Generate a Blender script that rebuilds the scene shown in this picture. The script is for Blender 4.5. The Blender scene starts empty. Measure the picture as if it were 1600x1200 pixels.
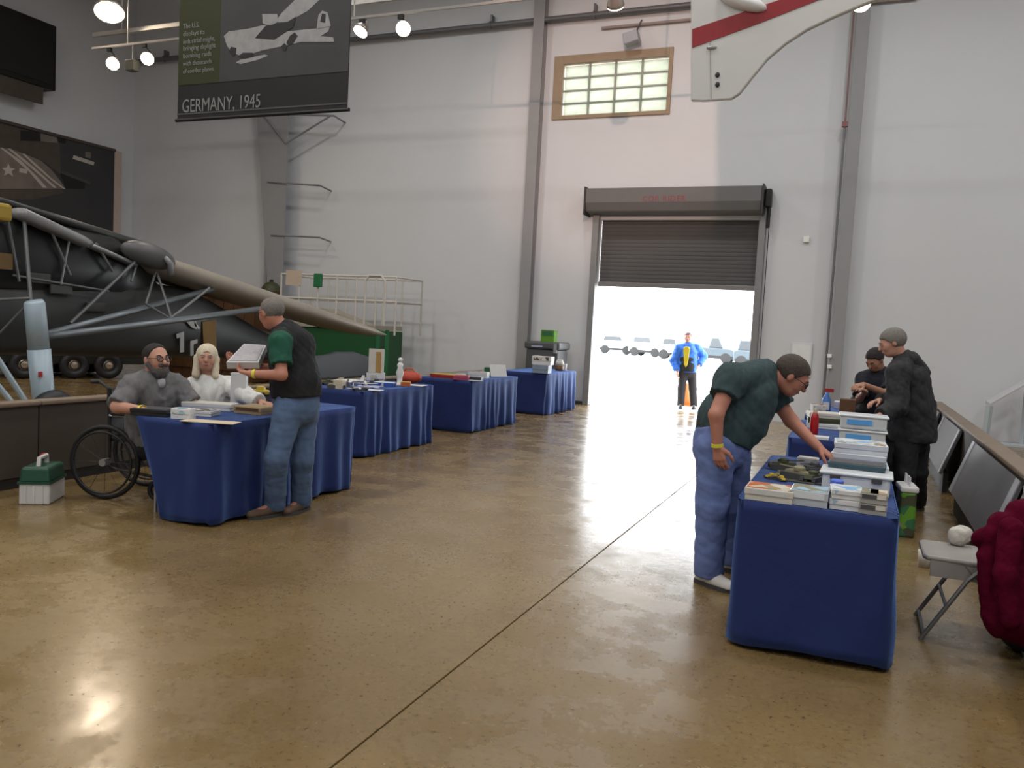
import bpy, math, random
import numpy as np
from mathutils import Vector, Matrix
random.seed(7); rng = np.random.default_rng(7)
SC = bpy.context.scene
COL = SC.collection

# ------------------------------------------------------------------ camera
F, H, WY = 1280.6, 1.57, 16.7
_pi, _ro, _ya = map(math.radians, (4.0, 3.02, 22.8))
_fw = np.array([-math.sin(_ya)*math.cos(_pi), math.cos(_ya)*math.cos(_pi), -math.sin(_pi)])
_r0 = np.array([math.cos(_ya), math.sin(_ya), 0.0]); _u0 = np.cross(_r0, _fw)
_r = _r0*math.cos(_ro)+_u0*math.sin(_ro); _u = -_r0*math.sin(_ro)+_u0*math.cos(_ro)
CAMP = np.array([0.0, 0.0, H])
cd = bpy.data.cameras.new('camera'); cam = bpy.data.objects.new('camera', cd); COL.objects.link(cam)
cd.sensor_width = 36; cd.lens = F/1600*36; cd.clip_end = 500; cd.clip_start = .05
cam.matrix_world = Matrix(((_r[0], _u[0], -_fw[0], 0), (_r[1], _u[1], -_fw[1], 0), (_r[2], _u[2], -_fw[2], H), (0, 0, 0, 1)))
SC.camera = cam
def ray(x, y): return (x-800)/F*_r-(y-600)/F*_u+_fw
def pz(x, y, z=0.0): d = ray(x, y); return CAMP+d*((z-H)/d[2])       # pixel on a level plane
def py(x, y, Y): d = ray(x, y); return CAMP+d*(Y/d[1])               # pixel on a plane parallel to the back wall
def px(x, y, X): d = ray(x, y); return CAMP+d*(X/d[0])
def P(x, y, D): return CAMP+ray(x, y)*D                              # pixel at a known distance

# ------------------------------------------------------------------ sky, exposure
W = bpy.data.worlds.new('sky'); SC.world = W; W.use_nodes = True
bg = W.node_tree.nodes['Background']; bg.inputs[0].default_value = (.93, .97, 1, 1); bg.inputs[1].default_value = 11.0
SC.view_settings.view_transform = 'Standard'; SC.view_settings.look = 'None'
SC.view_settings.gamma = 1; SC.view_settings.use_curve_mapping = False; SC.view_settings.exposure = 0.0
LAMP_POWER = 100.0

# ------------------------------------------------------------------ materials
_mats = {}
def S(r, g, b):
    f = lambda c: (c/255/12.92) if c/255 <= .04045 else ((c/255+.055)/1.055)**2.4
    return (f(r), f(g), f(b))
def M(name, rgb, rough=.6, metal=0.0, var=.12, scale=6.0, bump=0.0, bscale=40.0, spec=.4, emit=0.0, trans=0.0, alpha=1.0, sheen=0.0):
    if name in _mats: return _mats[name]
    m = bpy.data.materials.new(name); m.use_nodes = True; nt = m.node_tree; b = nt.nodes['Principled BSDF']
    b.inputs['Roughness'].default_value = rough; b.inputs['Metallic'].default_value = metal
    b.inputs['Specular IOR Level'].default_value = spec
    tc = nt.nodes.new('ShaderNodeTexCoord')
    n = nt.nodes.new('ShaderNodeTexNoise'); n.inputs['Scale'].default_value = scale; n.inputs['Detail'].default_value = 4
    nt.links.new(tc.outputs['Object'], n.inputs['Vector'])
    mx = nt.nodes.new('ShaderNodeMix'); mx.data_type = 'RGBA'
    mx.inputs[6].default_value = (*[c*(1-var) for c in rgb], 1); mx.inputs[7].default_value = (*[min(1, c*(1+var)) for c in rgb], 1)
    nt.links.new(n.outputs['Fac'], mx.inputs[0]); nt.links.new(mx.outputs[2], b.inputs['Base Color'])
    if bump:
        n2 = nt.nodes.new('ShaderNodeTexNoise'); n2.inputs['Scale'].default_value = bscale; n2.inputs['Detail'].default_value = 3
        nt.links.new(tc.outputs['Object'], n2.inputs['Vector'])
        bp = nt.nodes.new('ShaderNodeBump'); bp.inputs['Strength'].default_value = bump; bp.inputs['Distance'].default_value = .02
        nt.links.new(n2.outputs['Fac'], bp.inputs['Height']); nt.links.new(bp.outputs[0], b.inputs['Normal'])
    if emit:
        b.inputs['Emission Color'].default_value = (*rgb, 1); b.inputs['Emission Strength'].default_value = emit
    if trans: b.inputs['Transmission Weight'].default_value = trans
    if sheen: b.inputs['Sheen Weight'].default_value = sheen
    if alpha < 1: b.inputs['Alpha'].default_value = alpha
    _mats[name] = m; return m

def floor_mat():
    m = bpy.data.materials.new('polished_concrete'); m.use_nodes = True; nt = m.node_tree; b = nt.nodes['Principled BSDF']; L = nt.links
    tc = nt.nodes.new('ShaderNodeNewGeometry')
    def noise(s, d=4, rgh=.55):
        n = nt.nodes.new('ShaderNodeTexNoise'); n.inputs['Scale'].default_value = s; n.inputs['Detail'].default_value = d; n.inputs['Roughness'].default_value = rgh
        L.new(tc.outputs['Position'], n.inputs['Vector']); return n
    def ramp(src, stops):
        r = nt.nodes.new('ShaderNodeValToRGB'); e = r.color_ramp.elements
        while len(e) < len(stops): e.new(.5)
        for k, (p, c) in enumerate(stops): e[k].position = p; e[k].color = (*c, 1)
        L.new(src, r.inputs[0]); return r
    big = ramp(noise(.55, 4, .5).outputs['Fac'], [(.32, (.155, .100, .040)), (.5, (.195, .130, .053)), (.68, (.240, .166, .072))])
    fine = ramp(noise(34, 5, .75).outputs['Fac'], [(.34, (.45, .42, .40)), (.44, (.95, .95, .95)), (.60, (1, 1, 1)), (.70, (1.45, 1.4, 1.25))])
    mul = nt.nodes.new('ShaderNodeMix'); mul.data_type = 'RGBA'; mul.blend_type = 'MULTIPLY'; mul.inputs[0].default_value = 1
    L.new(big.outputs[0], mul.inputs[6]); L.new(fine.outputs[0], mul.inputs[7]); L.new(mul.outputs[2], b.inputs['Base Color'])
    rg = ramp(noise(2.4, 8, .7).outputs['Fac'], [(.36, (.17,)*3), (.5, (.26,)*3), (.66, (.42,)*3)])
    L.new(rg.outputs[0], b.inputs['Roughness']); b.inputs['Specular IOR Level'].default_value = .6; b.inputs['Coat Weight'].default_value = .25; b.inputs['Coat Roughness'].default_value = .2; L.new(rg.outputs[0], b.inputs['Coat Roughness'])
    bp = nt.nodes.new('ShaderNodeBump'); bp.inputs['Strength'].default_value = .25; bp.inputs['Distance'].default_value = .004
    L.new(noise(9, 6, .7).outputs['Fac'], bp.inputs['Height']); L.new(bp.outputs[0], b.inputs['Normal'])
    return m

# ------------------------------------------------------------------ mesh helpers
def link(name, me, mat=None, parent=None, smooth=False, loc=None):
    o = bpy.data.objects.new(name, me); COL.objects.link(o)
    if mat: me.materials.append(mat)
    if smooth: me.shade_smooth()
    if parent is not None: o.parent = parent
    if loc is not None: o.location = loc
    return o
def tag(o, label=None, cat=None, group=None, kind=None):
    for k, v in (('label', label), ('category', cat), ('group', group), ('kind', kind)):
        if v: o[k] = v
    return o
def thing(name, label, cat, loc=(0, 0, 0), rz=0.0, group=None, kind=None):
    o = bpy.data.objects.new(name, None); COL.objects.link(o); o.empty_display_size = .1
    o.location = tuple(float(c) for c in loc); o.rotation_euler = (0, 0, rz)
    return tag(o, label, cat, group, kind)
def local(parent, V):
    V = np.asarray(V, float)
    if parent is None: return V
    chain = []
    p = parent
    while p is not None: chain.append(p); p = p.parent
    for p in reversed(chain):
        V = V-np.array(p.location); a = -p.rotation_euler[2]
        if a:
            c, s = math.cos(a), math.sin(a); V = np.stack([V[:, 0]*c-V[:, 1]*s, V[:, 0]*s+V[:, 1]*c, V[:, 2]], 1)
    return V
def unit(v): v = np.asarray(v, float); return v/max(1e-9, np.linalg.norm(v))
def frame(d):
    d = unit(d); a = np.array([0, 0, 1.0]) if abs(d[2]) < .9 else np.array([1.0, 0, 0])
    x = unit(np.cross(a, d)); return x, np.cross(d, x), d
class MB:
    def __init__(s): s.v = []; s.f = []
    def add(s, vs, fs):
        n = len(s.v); s.v += [tuple(map(float, q)) for q in vs]; s.f += [tuple(n+i for i in f) for f in fs]; return s
    def box(s, lo, hi):
        x0, y0, z0 = lo; x1, y1, z1 = hi
        return s.add([(x0, y0, z0), (x1, y0, z0), (x1, y1, z0), (x0, y1, z0), (x0, y0, z1), (x1, y0, z1), (x1, y1, z1), (x0, y1, z1)],
                     [(3, 2, 1, 0), (4, 5, 6, 7), (0, 1, 5, 4), (1, 2, 6, 5), (2, 3, 7, 6), (3, 0, 4, 7)])
    def boxc(s, c, size, rz=0.0, ax=None, taper=1.0):
        hx, hy, hz = [q/2 for q in size]
        if ax is None: ax = np.array([[math.cos(rz), math.sin(rz), 0], [-math.sin(rz), math.cos(rz), 0], [0, 0, 1]])
        else: ax = np.array(ax, float)
        c = np.asarray(c, float); vs = []
        for z in (-hz, hz):
            t = taper if z > 0 else 1.0
            for x, y in ((-hx, -hy), (hx, -hy), (hx, hy), (-hx, hy)): vs.append(c+ax[0]*x*t+ax[1]*y*t+ax[2]*z)
        return s.add(vs, [(3, 2, 1, 0), (4, 5, 6, 7), (0, 1, 5, 4), (1, 2, 6, 5), (2, 3, 7, 6), (3, 0, 4, 7)])
    def path(s, pts, r, n=8, closed=False, flat=1.0, cap=True):
        pts = [np.asarray(p, float) for p in pts]; m = len(pts)
        rs = [r]*m if np.isscalar(r) else list(r)
        vs = []; fs = []; px_ = None
        for i, p in enumerate(pts):
            a = pts[(i-1) % m] if (closed or i > 0) else p; b = pts[(i+1) % m] if (closed or i < m-1) else p
            x, y, d = frame(b-a)
            if px_ is not None:
                x = unit(px_-d*(px_@d)); y = np.cross(d, x)
            px_ = x
            for k in range(n):
                t = 2*math.pi*k/n; vs.append(p+rs[i]*(x*math.cos(t)+y*math.sin(t)*flat))
        for i in range(m if closed else m-1):
            j = (i+1) % m
            for k in range(n): fs.append((i*n+k, i*n+(k+1) % n, j*n+(k+1) % n, j*n+k))
        if not closed and cap: fs += [tuple(range(n-1, -1, -1)), tuple((m-1)*n+k for k in range(n))]
        return s.add(vs, fs)
    def tube(s, a, b, r, r2=None, n=10): return s.path([a, b], [r, r if r2 is None else r2], n)
    def lathe(s, prof, c=(0, 0, 0), axis=(0, 0, 1), n=20):
        x, y, d = frame(axis); c = np.asarray(c, float); vs = []; fs = []
        for r, z in prof:
            for k in range(n):
                t = 2*math.pi*k/n; vs.append(c+d*z+(x*math.cos(t)+y*math.sin(t))*max(r, 1e-4))
        for i in range(len(prof)-1):
            for k in range(n): fs.append((i*n+k, i*n+(k+1) % n, (i+1)*n+(k+1) % n, (i+1)*n+k))
        fs += [tuple(range(n-1, -1, -1)), tuple((len(prof)-1)*n+k for k in range(n))]
        return s.add(vs, fs)
    def torus(s, c, axis, R, r, n=32, m=8, sq=1.0):
        x, y, d = frame(axis); c = np.asarray(c, float)
        return s.path([c+R*(x*math.cos(2*math.pi*k/n)+y*math.sin(2*math.pi*k/n)) for k in range(n)], r, m, closed=True, flat=sq)
    def prism(s, poly, o, ux, uy, th, center=False):
        o, ux, uy = [np.asarray(q, float) for q in (o, ux, uy)]; nn = unit(np.cross(ux, uy)); k = len(poly)
        z0 = -th/2 if center else 0.0
        a = [o+ux*p[0]+uy*p[1]+nn*z0 for p in poly]; b = [q+nn*th for q in a]
        return s.add(a+b, [tuple(range(k-1, -1, -1)), tuple(range(k, 2*k))]+[(i, (i+1) % k, k+(i+1) % k, k+i) for i in range(k)])
    def ell(s, c, rad, n=14, m=9, ax=None):
        c = np.asarray(c, float); ax = np.eye(3) if ax is None else np.array(ax, float); rad = (rad,)*3 if np.isscalar(rad) else rad
        vs = [c+ax[2]*rad[2]]; fs = []
        for i in range(1, m):
            a = math.pi*i/m
            for k in range(n):
                t = 2*math.pi*k/n; vs.append(c+ax[0]*rad[0]*math.sin(a)*math.cos(t)+ax[1]*rad[1]*math.sin(a)*math.sin(t)+ax[2]*rad[2]*math.cos(a))
        vs.append(c-ax[2]*rad[2])
        for k in range(n): fs.append((0, 1+k, 1+(k+1) % n))
        for i in range(m-2):
            for k in range(n): fs.append((1+i*n+k, 1+(i+1)*n+k, 1+(i+1)*n+(k+1) % n, 1+i*n+(k+1) % n))
        e = len(vs)-1
        for k in range(n): fs.append((e, 1+(m-2)*n+(k+1) % n, 1+(m-2)*n+k))
        return s.add(vs, fs)
    def loft(s, rings, cap=True):
        n = len(rings[0]); vs = [q for r in rings for q in r]; fs = []
        for i in range(len(rings)-1):
            for k in range(n): fs.append((i*n+k, i*n+(k+1) % n, (i+1)*n+(k+1) % n, (i+1)*n+k))
        if cap: fs += [tuple(range(n-1, -1, -1)), tuple((len(rings)-1)*n+k for k in range(n))]
        return s.add(vs, fs)
    def build(s, name, mat, parent=None, smooth=False, bev=0.0, world=True, label=None, solid=0.0):
        V = np.array(s.v)
        if world: V = local(parent, V)
        me = bpy.data.meshes.new(name); me.from_pydata(V.tolist(), [], s.f); me.update()
        o = link(name, me, mat, parent, smooth)
        if solid: md = o.modifiers.new('thickness', 'SOLIDIFY'); md.thickness = solid
        if bev:
            md = o.modifiers.new('bevel', 'BEVEL'); md.width = bev; md.segments = 2; md.limit_method = 'ANGLE'
        if label: o['label'] = label
        return o
def single(name, mb, mat, label, cat, group=None, **k):
    """a thing that is one mesh, its origin at its base"""
    V = np.array(mb.v); c = [(V[:, 0].min()+V[:, 0].max())/2, (V[:, 1].min()+V[:, 1].max())/2, V[:, 2].min()]
    mb.v = [tuple(q) for q in V-np.array(c)]
    o = mb.build(name, mat, None, world=False, **k); o.location = c
    return tag(o, label, cat, group)
def text_mesh(body, size, extrude=.002, align='LEFT', font_scale=1.0):
    cu = bpy.data.curves.new('lettering', 'FONT'); cu.body = body; cu.size = size; cu.extrude = extrude; cu.align_x = align; cu.resolution_u = 3
    cu.space_character = font_scale
    o = bpy.data.objects.new('lettering', cu); COL.objects.link(o)
    dg = bpy.context.evaluated_depsgraph_get(); me = bpy.data.meshes.new_from_object(o.evaluated_get(dg))
    bpy.data.objects.remove(o); bpy.data.curves.remove(cu)
    return me
def lettering(body, size, o, ux, uy, mat, parent, name='lettering', align='LEFT', sx=1.0, sp=1.0, width=None):
    me = text_mesh(body, size, .002, align, sp)
    n = len(me.vertices); V = np.empty(n*3); me.vertices.foreach_get('co', V); V = V.reshape(-1, 3)
    if width: sx = width/(V[:, 0].max()-V[:, 0].min())
    ux, uy = unit(ux), unit(uy); nn = np.cross(ux, uy)
    Wd = np.asarray(o, float)+V[:, :1]*sx*ux+V[:, 1:2]*uy+V[:, 2:]*nn
    me.vertices.foreach_set('co', local(parent, Wd).ravel()); me.update(); me.materials.clear()
    return link(name, me, mat, parent)

# ================================================================== THE SETTING
mat_wall = M('grey_wall_paint', (.60, .61, .635), .75, var=.02, scale=1.5, bump=.03, bscale=90)
mat_col = M('column_grey_paint', (.27, .27, .28), .6, var=.04)
mat_dark = M('black_plastic', (.015, .015, .017), .5)
mat_steel = M('steel', (.45, .46, .48), .35, .9)
mat_floor = floor_mat()
X0, X1, Y0, ZC = -18.5, 9.0, -8.0, 10.2

fl = thing('floor', 'brown polished concrete hangar floor', None, (0, 0, 0)); tag(fl, kind='structure')
MB().box((X0, Y0, -.3), (X1, WY+.32, -.014)).build('sub_base', M('joint_filler', (.03, .027, .024), .9), fl)
for xa, xb in ((X0, -8.0), (-8.0, -1.59), (-1.59, X1)):
    MB().box((xa+.004, Y0, -.2), (xb-.004, WY+.32, 0)).build('slab', mat_floor, fl, bev=.003)

# back wall with the door and window openings
DX0, DX1, DZ = -5.20, -1.97, 3.9
WX0, WX1, WZ0, WZ1 = -6.36, -3.92, 6.06, 7.28
b = MB()
for lo, hi in (((X0, 0), (WX0, ZC)), ((WX0, 0), (DX0, WZ0)), ((WX0, WZ1), (WX1, ZC)), ((DX0, DZ), (WX1, WZ0)), ((WX1, DZ), (DX1, ZC)), ((DX1, 0), (X1, ZC))):
    b.box((lo[0], WY, lo[1]), (hi[0], WY+.3, hi[1]))
tag(b.build('wall_back', mat_wall), kind='structure')
tag(MB().box((X0-.3, Y0-.3, 0), (X0, WY+.3, ZC)).build('wall_left', mat_wall), kind='structure')
tag(MB().box((X1, Y0-.3, 0), (X1+.3, WY+.3, ZC)).build('wall_right', mat_wall), kind='structure')
tag(MB().box((X0-.3, Y0-.3, 0), (X1+.3, Y0, ZC)).build('wall_front', mat_wall), kind='structure')
tag(MB().box((X0-.3, Y0-.3, ZC), (X1+.3, WY+.3, ZC+.3)).build('ceiling', M('ceiling_deck', (.45, .45, .46), .8)), kind='structure')
apron = MB().box((-120, WY+.32, -.3), (120, 260, -.01)).build('floor_outside', M('sunlit_concrete_apron', (.62, .61, .58), .8, var=.08, scale=.4))
tag(apron, kind='structure')

# columns
for n_, (xa, xb, dp) in enumerate(((-6.87, -6.63, .22), (-.50, -.28, .25))):
    t = thing('trim_%d' % (n_+1), None, None, ((xa+xb)/2, WY-.1, 0), kind='structure')
    MB().box((xa, WY-dp, 0), (xb, WY-dp+.02, ZC)).build('flange', mat_col, t)
    MB().box(((xa+xb)/2-.02, WY-dp+.02, 0), ((xa+xb)/2+.02, WY, ZC)).build('web', mat_col, t)
    MB().box((xa, WY-.02, 0), (xb, WY, ZC)).build('flange', mat_col, t)
# tapered column with shelf brackets at the left
t = thing('trim_3', None, None, (-13.65, WY-.1, 0), kind='structure')
q0, q1, q2, q3 = [py(*q, WY-.45) for q in ((401, 190), (451, 178), (441, 438), (417, 438))]
def colx(z):
    k = (z-q2[2])/(q1[2]-q2[2]); return q3[0]+(q0[0]-q3[0])*k, q2[0]+(q1[0]-q2[0])*k
za, zb = 0.0, ZC
xa0, xb0 = colx(0); xa1, xb1 = colx(ZC)
MB().prism([(xa0, 0), (xb0, 0), (xb1, ZC), (xa1, ZC)], (0, WY-.45, 0), (1, 0, 0), (0, 0, 1), -.025).build('flange', mat_col, t)
MB().box((-13.62, WY-.42, 0), (-13.56, WY, ZC)).build('web', mat_col, t)
for (u0, v0), (u1, v1) in (((418, 284), (500, 290)), ((424, 367), (499, 371)), ((445, 178), (522, 181))):
    a, c = py(u0, v0, WY-.46), py(u1, v1, WY-.46)
    g = MB(); g.tube(a, c, .025, n=6); g.tube(c, (c[0], WY, c[2]-.05), .02, n=6)
    g.build('bracket_arm', M('bracket_grey', (.22, .22, .23), .5), t)
for (u0, v0), (u1, v1) in (((447, 224), (515, 182)), ((447, 224), (412, 180))):
    MB().tube(py(u0, v0, WY-.47), py(u1, v1, WY-.47), .022, n=6).build('brace', _mats['bracket_grey'], t)

# window
wn = thing('window_1', 'frosted sixteen-pane window with tan frame high above the roller door', None, ((WX0+WX1)/2, WY+.1, WZ0), kind='structure')
mfr = M('tan_window_frame', (.30, .22, .145), .55); mmu = M('grey_muntin', (.32, .33, .30), .5)
mg = bpy.data.materials.new('frosted_glass'); mg.use_nodes = True
nt = mg.node_tree; b_ = nt.nodes['Principled BSDF']; tr = nt.nodes.new('ShaderNodeBsdfTranslucent'); tr.inputs[0].default_value = (.50, .52, .44, 1)
ms = nt.nodes.new('ShaderNodeMixShader'); ms.inputs[0].default_value = .82; b_.inputs['Roughness'].default_value = .35; b_.inputs['Base Color'].default_value = (.5, .52, .48, 1)
nn_ = nt.nodes.new('ShaderNodeTexNoise'); nn_.inputs['Scale'].default_value = 1.3; rr_ = nt.nodes.new('ShaderNodeValToRGB')
rr_.color_ramp.elements[0].color = (.36, .385, .32, 1); rr_.color_ramp.elements[1].color = (.47, .47, .43, 1); rr_.color_ramp.elements[0].position = .35; rr_.color_ramp.elements[1].position = .65
nt.links.new(nn_.outputs['Fac'], rr_.inputs[0]); nt.links.new(rr_.outputs[0], tr.inputs[0])
nt.links.new(b_.outputs[0], ms.inputs[1]); nt.links.new(tr.outputs[0], ms.inputs[2]); nt.links.new(ms.outputs[0], nt.nodes['Material Output'].inputs[0])
e = .09
for lo, hi in (((WX0-.06, WZ0-.05), (WX0+e+.05, WZ1+.05)), ((WX1-.04, WZ0-.05), (WX1+.04, WZ1+.05)), ((WX0+e+.05, WZ1-.12), (WX1-.04, WZ1+.05)), ((WX0+e+.05, WZ0-.05), (WX1-.04, WZ0+.03))):
    MB().box((lo[0], WY-.04, lo[1]), (hi[0], WY+.2, hi[1])).build('window_frame', mfr, wn, bev=.006)
gx0, gx1, gz0, gz1 = WX0+e+.05, WX1-.04, WZ0+.03, WZ1-.12
for i in range(4):
    for j in range(4):
        a = gx0+(gx1-gx0)*i/4; c = gx0+(gx1-gx0)*(i+1)/4; z0 = gz0+(gz1-gz0)*j/4; z1 = gz0+(gz1-gz0)*(j+1)/4
        MB().box((a+.018, WY+.10, z0+.016), (c-.018, WY+.115, z1-.016)).build('pane', mg, wn)
for i in range(1, 4):
    a = gx0+(gx1-gx0)*i/4; MB().box((a-.02, WY+.07, gz0), (a+.02, WY+.13, gz1)).build('muntin', mmu, wn)
    z0 = gz0+(gz1-gz0)*i/4; MB().box((gx0, WY+.075, z0-.018), (gx1, WY+.125, z0+.018)).build('muntin', mmu, wn)

# roller door
dr = thing('door_1', 'half-open grey roller door with red lettering on its hood', None, ((DX0+DX1)/2, WY, 0), kind='structure')
mdr = M('door_grey', (.135, .133, .135), .6, .0, var=.05); mdd = M('door_dark_grey', (.05, .05, .052), .5, .3)
MB().prism([(0, 3.97), (-.32, 4.03), (-.40, 4.2), (-.40, 4.49), (0, 4.49)], (-5.44, WY, 0), (0, 1, 0), (0, 0, 1), 3.52).build('hood', mdr, dr, bev=.02)
MB().box((-5.46, WY-.42, 3.95), (-5.43, WY, 4.52)).build('hood_end_plate', mdd, dr)
MB().box((-1.92, WY-.42, 3.95), (-1.89, WY, 4.52)).build('hood_end_plate', mdd, dr)
ns = 17; zs = 2.62; dz = (3.99-zs)/ns
sl = MB().prism([(0, 0), (-.007, dz*.15), (-.010, dz*.5), (-.007, dz*.85), (0, dz), (.012, dz), (.012, 0)], (0, 0, 0), (0, 1, 0), (0, 0, 1), DX1-DX0-.02)
o = sl.build('slat', M('slat_grey', (.105, .103, .104), .85, var=.04, spec=.1), dr, world=False); o.location = (DX0+.01-dr.location[0], .12, zs); slme = o.data
for i in range(1, ns):
    o = bpy.data.objects.new('slat', slme); COL.objects.link(o); o.parent = dr; o.location = (DX0+.01-dr.location[0], .12, zs+i*dz)
MB().box((DX0+.01, WY+.07, 2.52), (DX1-.01, WY+.15, 2.62)).build('bottom_bar', M('door_bar_grey', (.22, .21, .21), .45, .4), dr, bev=.01)
for xa, xb in ((DX0-.13, DX0), (DX1, DX1+.13)):
    MB().box((xa, WY-.14, 0), (xb, WY, 3.98)).build('guide_rail', M('guide_grey', (.22, .22, .225), .5), dr, bev=.01)
    MB().box((xa if xa < -4 else xb-.02, WY, 0), (xa+.02 if xa < -4 else xb, WY+.28, 3.96)).build('jamb', M('jamb_grey', (.3, .3, .305), .5), dr)
g = MB(); g.boxc((-1.82, WY-.15, 4.28), (.12, .22, .34)); g.build('chain_hoist', mat_dark, dr, bev=.02)
g = MB(); g.tube((-1.80, WY-.15, 4.1), (-1.80, WY-.15, 3.72), .035); g.build('motor', mat_dark, dr)
MB().tube((-1.78, WY-.12, 3.72), (-1.78, WY-.1, 1.2), .008, n=6).build('hand_chain', mat_dark, dr)
lettering('COR RIDER', .155, (-3.80, WY-.403, 4.21), (1, 0, 0), (0, 0, 1), M('red_paint', (.26, .05, .055), .6), dr, 'hood_lettering', 'CENTER', 1.02, 1.1)
MB().box((DX0-.6, WY-.01, .0), (DX0-.14, WY-.002, .06)).build('threshold_trim', M('dark_trim', (.05, .05, .05), .6), dr)

# pipe along the back wall, small wall fittings
pp = thing('pipe', 'long grey pipe clamped high along the back wall', 'pipe', (-8, WY-.25, 8.07))
mpipe = M('pipe_grey', (.17, .175, .185), .45, .5)
MB().tube((X0+.1, WY-.16, 8.07), (X1-.1, WY-.16, 8.07), .055, n=12).build('pipe_run', mpipe, pp)
for x in np.arange(-17.3, 8, 2.35):
    g = MB(); g.torus((x, WY-.16, 8.07), (1, 0, 0), .065, .018, 12, 6); g.box((x-.02, WY-.16, 8.07), (x+.02, WY-.006, 8.30)); g.build('pipe_clamp', mpipe, pp)
pp = thing('pipe', 'thin conduit line below the clamped pipe, ending past the window', 'pipe', (-3.5, WY-.1, 7.6))
a, c = py(940, 44, WY-.06), py(1082, 32, WY-.06)
MB().tube(a, (c[0]+4, c[1], a[2]), .03, n=8).build('pipe_run', M('conduit_brown', (.30, .25, .23), .5), pp)
g = MB(); a = py(987, 60, WY-.3); g.boxc(a, (.30, .25, .22), ax=[(.97, 0, .25), (0, 1, 0), (-.25, 0, .97)])
sp = thing('wall_speaker', 'small grey speaker box on a bracket above the window', 'speaker', (a[0], WY, a[2]))
g.build('speaker_body', M('speaker_grey', (.35, .36, .40), .5), sp, bev=.02)
MB().tube((a[0]+.08, a[1], a[2]+.1), (a[0]+.1, WY, a[2]+.45), .018).build('bracket', mpipe, sp)
a = py(1260, 374, WY-.03)
single('wall_sensor', MB().boxc((a[0], WY-.025, a[2]), (.11, .05, .11)), M('white_plastic', (.80, .80, .78), .4), 'small white square sensor box alone on the wall right of the door', 'sensor', bev=.01)
a, c = py(1237, 535, WY), py(1266, 590, WY)
nb_ = thing('notice_board', 'pale grey framed notice on the wall beside the door', 'notice', ((a[0]+c[0])/2, WY, c[2]))
MB().box((a[0], WY-.03, c[2]), (c[0], WY, a[2])).build('frame', M('pale_frame', (.62, .63, .65), .5), nb_, bev=.005)
MB().box((a[0]+.03, WY-.034, c[2]+.03), (c[0]-.03, WY-.028, a[2]-.03)).build('sheet', M('paper_white', (.72, .73, .74), .6), nb_)
cn = thing('conduit', 'thin vertical conduit running down the column right of the door', 'conduit', (-.56, WY-.2, .4))
MB().tube((-.56, WY-.22, 5.6), (-.56, WY-.22, 7.9), .018, n=8).build('red_pipe', M('red_pipe_paint', (.20, .12, .12), .5), cn, label='dull red upper length of pipe')
MB().tube((-.56, WY-.22, .4), (-.56, WY-.22, 5.6), .022, n=8).build('pipe_run', mpipe, cn)
MB().boxc((-.56, WY-.23, 5.6), (.1, .08, .09)).build('coupling', M('red_coupling', (.25, .1, .1), .5), cn)
for v in (556, 573):
    a = py(1296, v, WY-.28); MB().boxc(a, (.08, .06, .07)).build('switch_box', _mats['white_plastic'], cn, bev=.01)

# ------------------------------------------------------------------ high-bay lamps and track lights
mlens = M('lamp_lens', (1.0, .93, .74), .3, emit=14.0)
mwarm = M('spot_lens', (1.0, .80, .60), .3, emit=16.0)
mrefl = M('reflector_metal', (.55, .53, .47), .35, .7)
lampspots = [(x, y) for y in (12.0, 6.2, .4, -5.0) for x in (-14.0, -9.2, -4.4, .4, 5.2)]
for x, y in lampspots:
    seen = (x, y) == (-14.0, 12.0)
    z = 7.28 if seen else 9.3
    k_ = 1.0 if seen else 1.7
    t = thing('high_bay_lamp', 'round glowing high-bay lamp hanging at the upper left' if seen else 'round glowing high-bay lamp hanging from the hangar ceiling out of view', 'lamp', (x, y, z), group=None if seen else 'high-bay lamps beyond the frame')
    axl = (-.36, .30, .88) if seen else (0, 0, 1)
    MB().lathe([(q*k_, h_) for q, h_ in ((.06, .42), (.12, .40), (.14, .26), (.26, .10), (.29, 0), (.27, 0), (.24, .09), (.06, .24))], (x, y, z), axl, n=20).build('reflector', mrefl, t, smooth=True)
    MB().lathe([(.0, -.012), (.25*k_, -.012), (.25*k_, .03), (.0, .03)], (x, y, z), axl, n=20).build('lens', mlens, t)
    MB().tube(np.array([x, y, z])+.4*unit(axl), (x+.4*unit(axl)[0], y+.4*unit(axl)[1], ZC), .015, n=6).build('hanger_rod', mat_steel, t)
    ld = bpy.data.lights.new('lamp_light', 'AREA'); ld.shape = 'DISK'; ld.size = .5*k_; ld.energy = LAMP_POWER*(.68 if x < -10 else 1.05 if x < -6 else 1.04)
    ld.color = (1, .80, .58) if (x < -10 and y > 5) else (.98, .985, 1.0); ld.spread = math.radians(178)
    lo_ = bpy.data.objects.new('lamp_light', ld); COL.objects.link(lo_); lo_.parent = t; lo_.location = tuple(-.02*unit(axl)); lo_.rotation_euler = Vector(-unit(axl)).to_track_quat('-Z', 'Y').to_euler()
tr_ = thing('lighting_track', 'pale lighting track rail hanging across the hall near the ceiling', 'track', (-7, 12, 6.6))
mtrk = M('track_rail_grey', (.42, .40, .38), .5)
MB().box((-14.45, 11.98, 6.61), (2.5, 12.02, 6.65)).build('rail', mtrk, tr_)
for x in np.arange(-13.5, 2.5, 2.6): MB().tube((x, 12, 6.66), (x, 12, ZC), .012, n=6).build('hanger_rod', mtrk, tr_)
tr_ = thing('conduit', 'second thin rail above the lighting track at the upper left', 'conduit', (-11, 12.6, 7.2))
a = py(146, 55, 12.6); MB().box((a[0], 12.57, a[2]-.04), (-6, 12.63, a[2]+.04)).build('rail', mtrk, tr_)
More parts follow.
